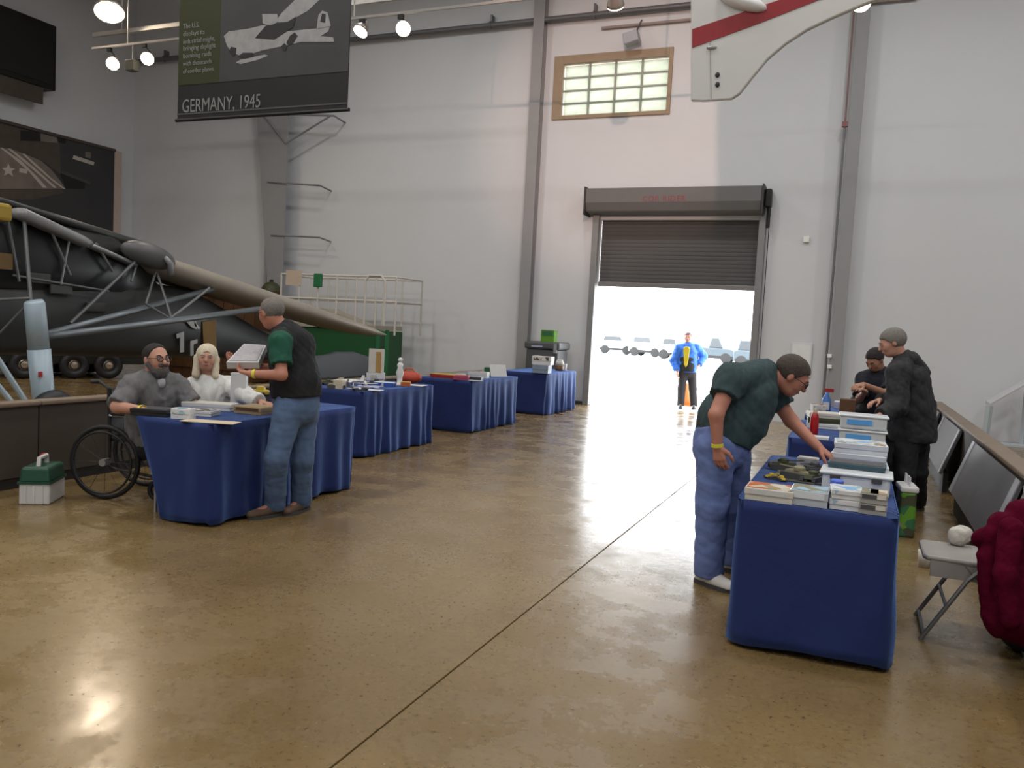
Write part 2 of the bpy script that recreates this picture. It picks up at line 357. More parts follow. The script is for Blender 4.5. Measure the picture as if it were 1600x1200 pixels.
for x in (a[0]+.8, a[0]+4): MB().tube((x, 12.6, a[2]), (x, 12.6, ZC), .012, n=6).build('hanger_rod', mtrk, tr_)
def track_light(u, v, aim, label, lit=True, watt=0):
    a = py(u, v, 12.0); t = thing('track_spotlight', label, 'spotlight', (a[0], a[1], a[2]), group='spotlights on the track')
    d = unit(aim); top = a-d*.22
    MB().path([a-d*.02, a-d*.06, a-d*.18, a-d*.24], [.135, .125, .07, .04], 14).build('lamp_head', M('spot_shell', (.30, .27, .25), .4, .5), t, smooth=True)
    MB().path([a-d*.015, a+d*.004], [.12, .12], 14).build('lens', mwarm, t)
    MB().path([a-d*.15, top+np.array([0, 0, .06]), (a[0]-d[0]*.2, 12.0, 6.58)], .014, 6).build('yoke', mat_dark, t)
    MB().boxc((a[0]-d[0]*.2, 12, 6.57), (.10, .05, .07)).build('track_adapter', mat_dark, t)
    if watt:
        ld = bpy.data.lights.new('spot_light', 'SPOT'); ld.energy = watt; ld.spot_size = math.radians(75); ld.spot_blend = 1.0; ld.color = (1, .72, .58); ld.shadow_soft_size = .08
        o = bpy.data.objects.new('spot_light', ld); COL.objects.link(o); o.parent = t; o.location = tuple(d*.02)
        o.rotation_euler = Vector(d).to_track_quat('-Z', 'Y').to_euler()
    return t
track_light(176, 100, (.45, -.7, -.55), 'warm glowing spotlight, left one of the pair under the track at upper left')
track_light(230, 92, (.4, -.72, -.55), 'warm glowing spotlight, right one of the pair under the track at upper left')
track_light(563, 50, (-.15, -.5, -.85), 'tilted silver spotlight just right of the hanging banner')
track_light(630, 45, (.25, -.85, -.35), 'bright round spotlight, second one right of the hanging banner')
track_light(962, 10, (-.12, .78, -.62), 'spotlight at the top edge turned to the wall above the window', watt=40)
track_light(1346, 6, (.1, -.6, -.8), 'small spotlight at the top edge beside the right column')
t = thing('track_spotlight', 'warm spotlight behind the viewer that lights the wall over the roller door', 'spotlight', (-1.1, 2.0, 7.2), group='spotlights on the track')
_c = np.array([-1.1, 2.0, 7.2]); _d = unit(np.array([-4.9, WY, 5.9])-_c)
MB().path([_c-_d*.02, _c-_d*.06, _c-_d*.18, _c-_d*.24], [.135, .125, .07, .04], 14).build('lamp_head', _mats['spot_shell'], t, smooth=True)
MB().path([_c-_d*.015, _c+_d*.004], [.12, .12], 14).build('lens', mwarm, t)
MB().tube(_c-_d*.2, (-1.1, 2.0-.2*_d[1], ZC), .014, n=6).build('yoke', mat_dark, t)
ld = bpy.data.lights.new('spot_light', 'SPOT'); ld.energy = 2600; ld.spot_size = math.radians(27); ld.spot_blend = .7; ld.color = (1, .62, .5); ld.shadow_soft_size = .06
o = bpy.data.objects.new('spot_light', ld); COL.objects.link(o); o.parent = t; o.location = tuple(_d*.03); o.rotation_euler = Vector(_d).to_track_quat('-Z', 'Y').to_euler()
a = py(207, 103, 12.0); g = thing('junction_box', 'dark grey box hanging between the two warm spotlights', 'box', (a[0], 12, a[2]-.1))
MB().boxc(a, (.22, .16, .2)).build('box_body', M('box_grey_green', (.12, .12, .10), .6), g, bev=.01)
MB().tube(a, (a[0], 12, 6.62), .012).build('hanger_rod', mtrk, g)


# ================================================================== HANGING THINGS
def prismpix(mb, pts, plane, val, th):
    """outline given in photo pixels, standing on a wall-parallel plane, with real thickness towards the viewer"""
    q = [plane(u, v, val) for u, v in pts]; k = len(q); n = np.array([0, -1.0, 0]) if plane is py else np.array([1.0, 0, 0])
    a = q; b = [p+n*th for p in q]
    mb.add(a+b, [tuple(range(k-1, -1, -1)), tuple(range(k, 2*k))]+[(i, (i+1) % k, k+(i+1) % k, k+i) for i in range(k)]); return mb
BY = 8.0
bx0, bx1 = py(277, 188, BY)[0], py(541.5, 168, BY)[0]; bz0 = py(277, 188, BY)[2]
bn = thing('hanging_banner', 'large hanging banner with bomber photo, green strip and GERMANY, 1945 caption', 'banner', ((bx0+bx1)/2, BY, bz0))
mband = M('banner_black', (.006, .006, .0065), .55)
MB().box((bx0, BY, bz0), (bx1, BY+.02, 7.0)).build('fabric', mband, bn)
zb_ = py(278, 134, BY)[2]; xg = py(345, 60, BY)[0]
MB().box((bx0, BY-.004, zb_), (xg, BY, 7.0)).build('green_strip', M('banner_green', (.022, .028, .004), .6, var=.05), bn)
ph = MB().box((xg, BY-.004, zb_), (bx1, BY, 7.0)).build('photo_print', M('banner_photo_grey', (.040, .040, .041), .6, var=.45, scale=1.2), bn)
zl = py(277, 180, BY)[2]; MB().box((bx0, BY-.004, zl), (bx1, BY, zl+.018)).build('rule_line', M('banner_line_grey', (.07, .07, .07), .6), bn)
MB().tube((bx0-.03, BY+.01, bz0), (bx1+.03, BY+.01, bz0), .022, n=8).build('bottom_batten', mband, bn)
for x in (bx0+.3, bx1-.3): MB().tube((x, BY+.01, 7.0), (x, BY+.01, ZC), .008, n=5).build('hanging_wire', mat_steel, bn)
mtx = M('banner_text_grey', (.20, .20, .195), .6)
lettering('GERMANY, 1945', .23, py(284, 176, BY-.005), (1, 0, 0), (0, 0, 1), mtx, bn, 'caption', width=1.22)
for k, (tx, wpx) in enumerate((('The U.S.', 27), ('displays its', 36), ('industrial might,', 53), ('bringing daylight', 54), ('bombing raids', 47), ('with thousands', 48), ('of combat planes.', 52))):
    lettering(tx, .085, py(286, 45+k*11.9-(1.2 if k > 2 else 0), BY-.005), (1, 0, 0), (0, 0, 1), mtx, bn, 'text_line', width=wpx*.0096)
def bz(*pts): return [(260+x*.1875, y*.1875) for x, y in pts]
mlt = M('photo_light_grey', (.28, .28, .28), .6, var=.35, scale=9); mdk = M('photo_dark_grey', (.015, .015, .016), .6, var=.3)
for nm, pts, mt, dy in (('printed_wing', bz((900, 190), (960, 110), (1080, -10), (1285, -10), (1180, 90), (1020, 180)), mlt, .006),
        ('printed_fuselage', bz((480, 300), (520, 262), (680, 240), (830, 205), (1000, 262), (1250, 238), (1365, 215), (1350, 262), (1250, 322), (1000, 378), (800, 420), (640, 470), (545, 440), (505, 380)), mlt, .006),
        ('printed_shadow', bz((830, 215), (1000, 190), (1080, 140), (1060, 225), (1000, 265), (900, 330), (740, 318)), mdk, .009),
        ('printed_turret', bz((800, 118), (925, 118), (930, 185), (870, 215), (805, 195)), mlt, .009),
        ('printed_tail', bz((1255, 240), (1268, 130), (1300, 90), (1345, 105), (1370, 218)), mlt, .009),
        ('printed_tail_mark', bz((1285, 180), (1300, 115), (1330, 120), (1325, 190)), mdk, .012),
        ('printed_tailplane', bz((1180, 290), (1390, 312), (1400, 350), (1100, 350)), mlt, .008),
        ('printed_wing_tip', bz((580, 520), (620, 497), (820, 455), (850, 465), (760, 500), (620, 535)), mlt, .006),
        ('printed_engine', bz((600, 470), (640, 440), (720, 440), (730, 470), (660, 490)), mdk, .009),
        ('printed_engine', bz((960, 385), (985, 360), (1010, 385), (995, 425), (970, 420)), mdk, .009),
        ('printed_engine', bz((1000, 360), (1030, 300), (1070, 270), (1095, 300), (1060, 360), (1020, 380)), mdk, .008),
        ('printed_engine', bz((520, 430), (540, 390), (585, 400), (580, 450), (555, 475)), mdk, .008)):
    prismpix(MB(), pts, py, BY-.004, dy-.004).build(nm, mt, ph)

wg = thing('hanging_wing', 'white aircraft wing tip with red stripe hanging at the upper right', 'wing', py(1140, 160, 8.0))
mwht = M('wing_white', (.52, .515, .50), .45, var=.03)
prismpix(MB(), [(1081, -520), (1081, 160), (1100, 161), (1143, 158), (1157, 149), (1175, 126), (1200, 96), (1228, 72), (1262, 50), (1300, 32), (1345, 13), (1420, -15), (1500, -60), (1570, -160), (1640, -340), (1660, -520)], py, 8.0, .06).build('wing_skin', mwht, wg, bev=.014)
prismpix(MB(), [(1081.5, 46), (1218, 0), (1340, -42), (1400, -42), (1277, 1), (1180, 39), (1081.5, 75)], py, 7.94, .006).build('red_stripe', M('stripe_red', (.24, .006, .012), .45, var=.04), wg)
prismpix(MB(), [(1108.5, 62), (1110, 62), (1112, 158), (1110.5, 158)], py, 7.94, .004).build('panel_seam', M('seam_grey', (.33, .32, .31), .6), wg)
for v in (117, 132): MB().ell(py(1121, v, 7.935), (.022, .012, .026), 8, 6).build('rivet_hole', mat_dark, wg)
MB().ell(py(1112, 74, 7.935), (.05, .02, .02), 8, 6).build('hinge_fitting', mat_steel, wg)
MB().ell(py(1160, 3, 7.93), (.24, .09, .07), 12, 8, ax=[(.93, 0, -.36), (0, 1, 0), (.36, 0, .93)]).build('fairing', M('fairing_white', (.7, .7, .7), .4), wg, smooth=True)
for u in (1130, 1330): a = py(u, -400, 7.97); MB().tube(a, (a[0], a[1], ZC), .006, n=5).build('hanging_wire', mat_steel, wg)

# left wall: mural panel and dark box
mu = thing('mural_panel', 'large dark mural of old warplanes with pale stripes and a star on the left wall', 'mural', (-18.3, 13.5, 2.6))
MX = -18.25
yb = px(179, 235, MX)[1]; zt = px(179, 236, MX)[2]
mub = MB().box((-18.49, 9.5, 2.6), (MX, yb, zt)).build('backing', M('mural_charcoal', (.034, .034, .037), .6, var=.25, scale=1.1), mu)
MB().box((-18.49, yb, 2.6), (MX+.02, yb+.22, zt+.02)).build('edge_trim', M('mural_edge_cream', (.46, .37, .32), .6), mu)
MB().box((-18.3, 9.5, zt-.02), (MX+.03, yb+.02, zt+.05)).build('top_trim', M('mural_top_brown', (.06, .047, .04), .6), mu)
def mz(*pts): return [(x/6, 180+y/6) for x, y in pts]
mpl = M('mural_tan', (.16, .135, .115), .6, var=.4, scale=3); mps = M('mural_pale', (.42, .38, .34), .6); mpd = M('mural_black', (.008, .008, .009), .6); mpg = M('mural_brown', (.065, .050, .040), .6, var=.3)
for nm, pts, mt, dx in (('printed_sky', mz((-400, 60), (0, 80), (560, 230), (570, 560), (420, 440), (200, 340), (-400, 280)), mpg, .004),
        ('printed_ground', mz((-400, 700), (0, 700), (580, 695), (590, 730), (300, 790), (-400, 780)), mpg, .004),
        ('printed_nose', mz((-400, 300), (0, 305), (110, 320), (240, 365), (380, 425), (480, 510), (560, 610), (612, 690), (-400, 690)), mpl, .006),
        ('printed_stripe', mz((0, 305), (18, 305), (190, 420), (330, 560), (440, 680), (400, 680), (270, 530), (120, 400)), mps, .009),
        ('printed_stripe', mz((70, 312), (95, 312), (250, 430), (430, 590), (530, 680), (505, 682), (390, 580), (210, 430)), mps, .009),
        ('printed_stripe', mz((205, 362), (230, 362), (350, 470), (480, 590), (610, 690), (590, 690), (470, 600), (330, 480)), mps, .009),
        ('printed_star', mz((75, 450), (95, 495), (140, 500), (105, 525), (120, 575), (78, 545), (35, 570), (50, 525), (15, 495), (60, 492)), mps, .010),
        ('printed_bar', mz((180, 495), (255, 508), (250, 548), (178, 535)), mps, .010),
        ('printed_tail', mz((560, 545), (640, 560), (800, 620), (790, 690), (620, 690)), mpd, .006),
        ('printed_wing', mz((580, 520), (850, 625), (840, 650), (570, 545)), M('mural_grey', (.05, .05, .052), .6), .008),
        ('printed_plate', mz((690, 375), (885, 440), (875, 470), (680, 408)), mps, .008),
        ('printed_post', mz((800, 340), (850, 350), (850, 405), (800, 390)), mpl, .008),
        ('printed_engine', mz((190, 140), (360, 155), (380, 245), (190, 240)), mpd, .008),
        ('printed_truck', mz((380, 170), (530, 210), (540, 260), (380, 245)), mpl, .008),
        ('printed_cab', mz((540, 205), (620, 225), (610, 265), (545, 255)), mpd, .009)):
    prismpix(MB(), pts, px, MX, dx).build(nm, mt, mub)
bxz = thing('wall_cabinet', 'black box cabinet with slatted underside high on the left wall', 'cabinet', (-18.3, 13, 6.4))
y1, z0, z1 = px(88, 92, -18.1)[1], px(88, 143, -18.1)[2], px(88, 41, -18.1)[2]
MB().box((-18.5, 10, z0), (-18.1, y1, z1)).build('cabinet_body', M('cabinet_black', (.006, .006, .006), .5), bxz, bev=.02)
MB().box((-18.1, 10.1, z0+.12), (-18.085, y1-.08, z1-.1)).build('front_panel', mpd, bxz)
for k in range(4): MB().box((-18.45+k*.11, 10, z0-.16-.08*k), (-18.40+k*.11, y1-.2-.05*k, z0-.02)).build('slat', mpg, bxz)

# ================================================================== BARRIERS
mbar = M('barrier_brown', (.052, .040, .033), .55, var=.15, scale=2); mcap = M('barrier_cap', (.17, .125, .09), .5); mkick = M('barrier_kick', (.015, .013, .012), .6)
def barrier(X, ys, zt, label, side):
    t = thing('display_barrier', label, 'barrier', (X, (ys[0]+ys[-1])/2, 0))
    for a, c in zip(ys[:-1], ys[1:]):
        MB().box((X-.05, a+.006, .09), (X+.05, c-.006, zt-.04)).build('panel', mbar, t, bev=.006)
        MB().box((X-.08, a+.004, zt-.04), (X+.08, c-.004, zt)).build('cap_rail', mcap, t, bev=.012)
        MB().box((X-.04, a, 0), (X+.04, c, .09)).build('kick_plate', mkick, t)
    return t
barrier(-6.45, [1.0, 2.9, 4.85, 6.8, 8.75, 10.7, 12.65, 14.6], .73, 'long dark brown low barrier in front of the grey aircraft', 1)
tb = barrier(1.16, [2.4, 4.4, 6.3, 8.3, 10.3, 12.3, 14.3], .76, 'dark low barrier with grey slanted panels along the right edge', -1)
mpan = M('reader_panel_grey', (.13, .13, .14), .25, .3, var=.1); mpanl = M('reader_panel_light', (.34, .34, .37), .3, .2)
for ya, yb2 in ((4.1, 5.7), (6.35, 8.9), (10.0, 11.9), (12.6, 13.9)):
    q = [np.array(p) for p in ((.90, ya, .22), (.90, yb2, .22), (1.08, yb2+.12, .70), (1.08, ya+.12, .70))]
    g = MB(); n = np.array([-.94, 0, .34])*.025; g.add(q+[p-n for p in q], [(0, 1, 2, 3), (7, 6, 5, 4), (0, 4, 5, 1), (1, 5, 6, 2), (2, 6, 7, 3), (3, 7, 4, 0)]); pnl = g.build('reader_panel', mpan, tb)
    for s0, s1 in ((0, .06), (.94, 1.0)):
        e0 = [q[0]+(q[1]-q[0])*s0, q[0]+(q[1]-q[0])*s1, q[3]+(q[2]-q[3])*s1, q[3]+(q[2]-q[3])*s0]
        MB().add([p+n*.3 for p in e0]+[p-n*.2 for p in e0], [(0, 1, 2, 3), (7, 6, 5, 4), (0, 4, 5, 1), (1, 5, 6, 2), (2, 6, 7, 3), (3, 7, 4, 0)]).build('edge_strip', mpanl, pnl)
    MB().box((.95, ya+.1, 0), (1.0, yb2, .22)).build('foot', mkick, tb)
# reader stand near the right wall
a = pz(1537, 694, 0); st = thing('reader_stand', 'pale blue-grey reading stand with sloped top beside the right wall', 'stand', (a[0], 15.9, 0))
msr = M('stand_blue_grey', (.42, .47, .50), .5)
p0, p1, p2 = py(1546, 634, 15.9), py(1591, 604, 15.9), py(1539, 690, 15.9)
MB().path([(p0[0]-.02, 15.9, 0), p0], .055, 4).build('post', msr, st)
MB().prism([(0, 0), (.62, .48), (.62, .53), (0, .05)], p0, (1, 0, 0), (0, 0, 1), -.5).build('sloped_top', M('stand_top', (.55, .55, .58), .4), st, bev=.01)
MB().box((p0[0]-.04, 15.9, 0), (p0[0]+.7, 16.3, .03)).build('foot_plate', msr, st)
MB().path([(p0[0]+.58, 16.2, 0), (p0[0]+.58, 16.2, 1.0)], .05, 4).build('post', msr, st)

# ================================================================== AIRCRAFT
ac = thing('vintage_aircraft', 'dark grey vintage high-wing aircraft with folded wing behind the left barrier', 'aircraft', (-9.6, 7.5, 0))
mfus = M('aircraft_dark_grey', (.030, .031, .032), .45, .1, var=.15, scale=3); mwing = M('aircraft_wing_grey', (.30, .265, .22), .42, .1, var=.12, scale=2)
mlight = M('aircraft_light_grey', (.22, .225, .235), .35, .2); mblue = M('aircraft_pale_blue', (.33, .41, .47), .4, .1, var=.05)
mglass = M('cockpit_glass', (.010, .011, .012), .35, spec=.4)
def ring(cx, Y, w, zb, zt, n=16, e=.45):
    out = []
    for k in range(n):
        t = 2*math.pi*k/n; c, s = math.cos(t), math.sin(t)
        out.append((cx+w*math.copysign(abs(c)**e, c), Y, (zb+zt)/2+(zt-zb)/2*math.copysign(abs(s)**e, s)))
    return out
MB().loft([ring(-9.8, *q) for q in ((2.4, .08, 1.7, 1.85), (2.7, .3, 1.45, 2.05), (3.2, .45, 1.2, 2.15), (5.0, .55, 1.0, 2.2))]+
          [ring(-9.62, *q) for q in ((5.8, .6, .93, 1.75), (8.2, .6, .86, 1.95), (9.4, .57, .84, 1.9), (10.3, .46, .80, 1.6), (11.2, .34, .76, 1.3), (12.9, .1, .72, 1.0))]).build('fuselage', mfus, ac, smooth=True)
MB().loft([ring(-9.62, *q) for q in ((5.3, .5, 1.6, 2.2), (5.9, .64, 1.6, 2.62), (8.0, .6, 1.6, 2.5), (9.0, .42, 1.5, 1.8))]).build('canopy', mglass, ac, smooth=True)
for (u0, v0, x0_), (u1, v1, x1_), r in (((38, 345, -8.95), (48, 470, -8.6), .022), ((0, 468, -8.8), (48, 466, -8.6), .016), ((212, 408, -8.9), (110, 505, -8.9), .022), ((150, 380, -8.95), (176, 424, -8.95), .018),
        ((245, 425, -8.9), (268, 498, -8.55), .018), ((243, 425, -8.9), (228, 475, -8.7), .016), ((228, 475, -8.7), (266, 498, -8.55), .016), ((266, 498, -8.55), (327, 450, -8.75), .018), ((214, 412, -8.95), (205, 440, -8.95), .016),
        ((0, 520, -8.85), (48, 470, -8.6), .014), ((10, 330, -8.95), (30, 440, -8.95), .016), ((75, 350, -8.95), (110, 430, -8.96), .018), ((110, 365, -8.95), (95, 445, -8.96), .014), ((20, 430, -8.96), (170, 455, -8.96), .014)):
    MB().tube(px(u0, v0, x0_), px(u1, v1, x1_), r, n=7).build('frame_tube', M('tube_grey', (.12, .125, .13), .4, .3), ac)
# wing
def wing_ring(c, th, ch, cd):
    cd = unit(cd); out = []
    for k in range(18):
        t = 2*math.pi*k/18; xx = (1-math.cos(t))/2
        yy = math.copysign(th/2*abs(math.sin(t))**.8*(1.0-.55*xx), math.sin(t)); out.append(np.asarray(c)+cd*ch*xx+np.array([0, 0, 1.0])*yy)
    return out
Rw, Tw = px(236, 405, -8.95), px(604, 523, -8.15)
cdv = (-1, -.1, .02)
MB().loft([wing_ring(Rw+(Tw-Rw)*k, th, ch, cdv) for k, th, ch in ((0, .26, .9), (.04, .40, 1.25), (.3, .40, 1.3), (.6, .36, 1.25), (.85, .28, 1.15), (.95, .21, .95), (1.0, .06, .6))]).build('wing', mwing, ac, smooth=True)
a, c = px(6, 313, -9.2), px(240, 388, -9.2)
MB().loft([wing_ring(a+(c-a)*k, th, 1.2, cdv) for k, th in ((0, .16), (.5, .22), (1, .26))]).build('wing_root', mfus, ac, smooth=True)
a, c = px(40, 333, -8.85), px(146, 381, -8.85)
MB().loft([wing_ring(a+(c-a)*k, th, .3, cdv) for k, th in ((0, .15), (.05, .19), (.9, .17), (1, .12))]).build('slat', mlight, ac, smooth=True, label='pale grey leading-edge slat')
a, c = px(150, 385, -8.9), px(216, 414, -8.9)
MB().loft([wing_ring(a+(c-a)*k, .085, .2, cdv) for k in (0, 1)]).build('slat', mlight, ac, smooth=True, label='narrow grey slat next to the fold joint')
MB().ell(px(232, 399, -8.88), (.16, .40, .165), 16, 10, ax=[(1, 0, 0), (.15, .97, -.2), (0, .2, .98)]).build('fold_joint', M('joint_grey', (.08, .08, .08), .4), ac, smooth=True)
MB().path([px(258, 402, -8.7), px(266, 412, -8.7), px(267, 430, -8.7)], [.03, .045, .04], 8).build('horn_balance', mlight, ac, smooth=True)
MB().path([px(72, 526, -8.5), px(240, 505, -8.45), px(405, 483, -8.35)], .075, 10, flat=.55).build('wing_strut', M('strut_blue_grey', (.14, .16, .175), .38, .3), ac, smooth=True)
MB().path([px(72, 522, -8.6), px(200, 488, -8.75), px(330, 452, -8.9)], .065, 10, flat=.55).build('wing_strut', _mats['strut_blue_grey'], ac, smooth=True)
a = px(72, 640, -8.35)
MB().path([px(53, 470, -8.4), px(54, 474, -8.4), px(61, 548, -8.4)], [.09, .108, .112], 14).build('landing_leg', mblue, ac, smooth=True)
MB().path([px(61, 546, -8.4), px(67, 610, -8.38), a, (a[0], a[1], .32)], [.12, .118, .118, .1], 14).build('landing_leg', mblue, ac, smooth=True)
MB().box(px(63, 585, -8.28)-np.array([.01, .02, .03]), px(63, 585, -8.28)+np.array([.01, .02, .03])).build('red_label', M('label_red', (.3, .03, .03), .5), ac)
MB().torus((a[0]+.12, a[1], .30), (1, 0, 0), .2, .1, 28, 10).build('main_wheel', mat_dark, ac, smooth=True)
MB().path([px(-30, 520, -8.4), px(48, 640, -8.3)], .032, 8).build('gear_brace', mblue, ac)
MB().path([px(-30, 570, -8.3), px(32, 645, -8.2)], .03, 8).build('gear_brace', mblue, ac)
MB().path([px(47, 632, -8.25), px(56, 648, -8.2), (px(58, 660, -8.2)[0], px(58, 660, -8.2)[1], .4)], .02, 6).build('brake_hose', mat_dark, ac)
prismpix(MB(), [(440, 566), (480, 557), (508, 553), (518, 549), (548, 549), (575, 558), (586, 570), (588, 580), (575, 587), (530, 592), (440, 596)], px, -8.4, .09).build('tailplane', M('tailplane_grey', (.055, .06, .068), .5, var=.08), ac, bev=.04)
MB().tube((-8.4, 11.3, .8), (-9.5, 11.5, .85), .05, n=8).build('tailplane_spar', mfus, ac)
for pts in (((275, 522), (287, 518), (287, 550), (281, 551), (281, 527), (276, 529)), ((297, 556), (297, 533), (308, 530), (308, 536), (302, 538), (302, 555)), ((285, 498), (295, 494), (307, 508), (307, 515), (300, 512), (290, 502)), ((303, 492), (306, 491), (306, 505), (312, 512), (310, 515), (303, 508))):
    prismpix(MB(), pts, px, -9.02, .008).build('white_marking', M('marking_white', (.36, .36, .36), .6), ac)
prismpix(MB(), [(316, 503), (337, 500), (338, 545), (318, 545)], px, -9.05, .006).build('yellow_band', M('band_yellow', (.17, .09, .01), .6), ac)
MB().boxc(px(0, 331, -8.95), (.1, .25, .2)).build('yellow_tank', M('tank_yellow', (.32, .22, .03), .5), ac, bev=.04)
MB().boxc(px(4, 408, -8.97), (.06, .2, .18)).build('seat_frame', M('seat_ochre', (.12, .07, .02), .5), ac)
for u, v in ((60, 435), (95, 452), (150, 480)): MB().boxc(px(u, v, -8.99), (.04, .3, .12)).build('cockpit_fitting', M('fitting_grey', (.05, .05, .05), .4, .4), ac, bev=.01)
# truck behind
w_ = [pz(u, 593, 0) for u in (40, 118, 172)]; td = unit((w_[2]-w_[0])*np.array([1, 1, 0])); tn = np.array([-td[1], td[0], 0])
tk = thing('army_truck', 'dark truck with shiny wheel hubs standing behind the grey aircraft', 'truck', w_[1])
mtruck = M('truck_olive_black', (.018, .019, .014), .6)
ax = [td, tn, (0, 0, 1)]
MB().boxc(w_[1]+tn*1.1+td*-.75+np.array([0, 0, 1.15]), (4.4, 2.0, .9), ax=ax).build('cargo_body', mtruck, tk, bev=.03)
MB().boxc(w_[1]+tn*1.0+td*-.75+np.array([0, 0, .50]), (4.4, 1.2, .4), ax=ax).build('chassis', mtruck, tk)
for w in w_:
    for s_ in (.0, 1.7):
        c = w+tn*(.15+s_)+np.array([0, 0, .29]); o = MB().torus(c, tn, .2, .09, 24, 8).build('wheel', mat_dark, tk, smooth=True)
        MB().lathe([(.02, -.06), (.07, -.05), (.09, 0), (.17, .03), (.17, .06)], c, tn, 16).build('hub', M('hub_metal', (.5, .42, .33), .25, .8), o)
# crate + dome behind the wing
a, c = py(258, 446, 14.6), py(398, 487, 14.6)
cr = thing('wooden_crate', 'tall orange-brown wooden crate standing behind the wing struts', 'crate', ((a[0]+c[0])/2, 14.9, 0))
npl = 9
for k in range(npl):
    xa = a[0]+(c[0]-a[0])*k/npl; xb = a[0]+(c[0]-a[0])*(k+1)/npl
    MB().box((xa+.008, 14.6, 0), (xb-.008, 14.63, a[2])).build('plank', M('crate_wood', (.07, .03, .010), .6, var=.3), cr)
MB().box((a[0], 14.63, .02), (c[0], 15.5, a[2]-.02)).build('crate_body', _mats['crate_wood'], cr)
for z in (.3, a[2]-.2): MB().box((a[0], 14.57, z-.06), (c[0], 14.6, z+.06)).build('batten', _mats['crate_wood'], cr)
a = py(413, 448, 15.6); dm = thing('domed_tank', 'olive green domed tank showing over the wing', 'tank', (a[0], 15.7, 0))
MB().lathe([(.24, 0), (.24, 2.08), (.22, 2.2), (.15, 2.29), (.06, 2.33)], (a[0], 15.85, 0), n=20).build('tank_shell', M('olive_paint', (.045, .05, .018), .5), dm, smooth=True)
MB().lathe([(.05, 2.32), (.05, 2.38), (.02, 2.39)], (a[0], 15.85, 0), n=10).build('cap', mat_dark, dm)
# scissor lift
lf = thing('scissor_lift', 'green scissor lift with pale guard rails parked by the back wall', 'lift', (-10.7, 15.3, 0))
mgr = M('lift_green', (.008, .075, .022), .45); mgl = M('lift_bright_green', (.012, .14, .05), .45); mrail = M('lift_rail_white', (.55, .52, .48), .5); mdeck = M('lift_deck_beige', (.33, .30, .24), .6)
lx0, lx1, ly0, ly1 = py(478, 510, 15.0)[0]-.5, py(606, 515, 15.0)[0], 15.0, 16.1
MB().box((lx0, ly0+.03, .3), (lx1-.28, ly1, 1.32)).build('chassis', mgr, lf, bev=.02)
for x in (lx1-.28, lx1-.06): MB().box((x, ly0, .28), (x+.06, ly0+.06, 1.36)).build('end_frame', mgl, lf)
for z in (.35, .62, .9, 1.28): MB().box((lx1-.24, ly0, z), (lx1-.04, ly0+.05, z+.05)).build('ladder_rung', mgl, lf)
for x in (lx0+.3, lx1-.5):
    for y in (ly0+.1, ly1-.1): MB().torus((x, y, .2), (0, 1, 0), .13, .07, 20, 8).build('wheel', mat_dark, lf, smooth=True)
MB().box((lx0-.1, ly0-.02, 1.34), (lx1-.3, ly1, 1.44)).build('deck', mdeck, lf)
MB().prism([(lx0+.5, 1.44), (lx1-.9, 1.44), (lx0+.7, 1.75)], (0, ly0, 0), (1, 0, 0), (0, 0, 1), -.9).build('deck_cover', mdeck, lf)
zt = py(440, 428, 15.0)[2]; zm = (1.44+zt)/2; xr0, xr1 = py(440, 430, 15.0)[0], py(620, 435, 15.0)[0]
for y in (ly0, ly1):
    for z in (zt, zm): MB().tube((xr0, y, z), (xr1, y, z), .022, n=8).build('guard_rail', mrail, lf)
    for k in range(7):
        x = xr0+(xr1-xr0)*k/6; MB().tube((x, y, 1.25 if k == 6 else 1.44), (x, y, zt), .022, n=8).build('rail_post', mrail, lf)
for z in (zt, zm):
    for x in (xr0, xr1): MB().tube((x, ly0, z), (x, ly1, z), .022, n=8).build('guard_rail', mrail, lf)
x0_, x1_ = py(572, 440, 15.0)[0], py(603, 440, 15.0)[0]
MB().path([(x0_, ly0-.02, 1.44), (x0_, ly0-.02, zt-.1), (x0_+.1, ly0-.02, zt+.02), (x1_-.1, ly0-.02, zt+.02), (x1_, ly0-.02, zt-.1), (x1_, ly0-.02, 1.44)], .024, 8).build('gate', mrail, lf)
MB().boxc(py(497, 438, 14.97), (.2, .08, .3)).build('control_box', mgl, lf, bev=.02)
MB().boxc(py(459, 434, 14.98), (.42, .02, .33)).build('notice_plate', M('plate_peach', (.50, .40, .32), .6), lf)

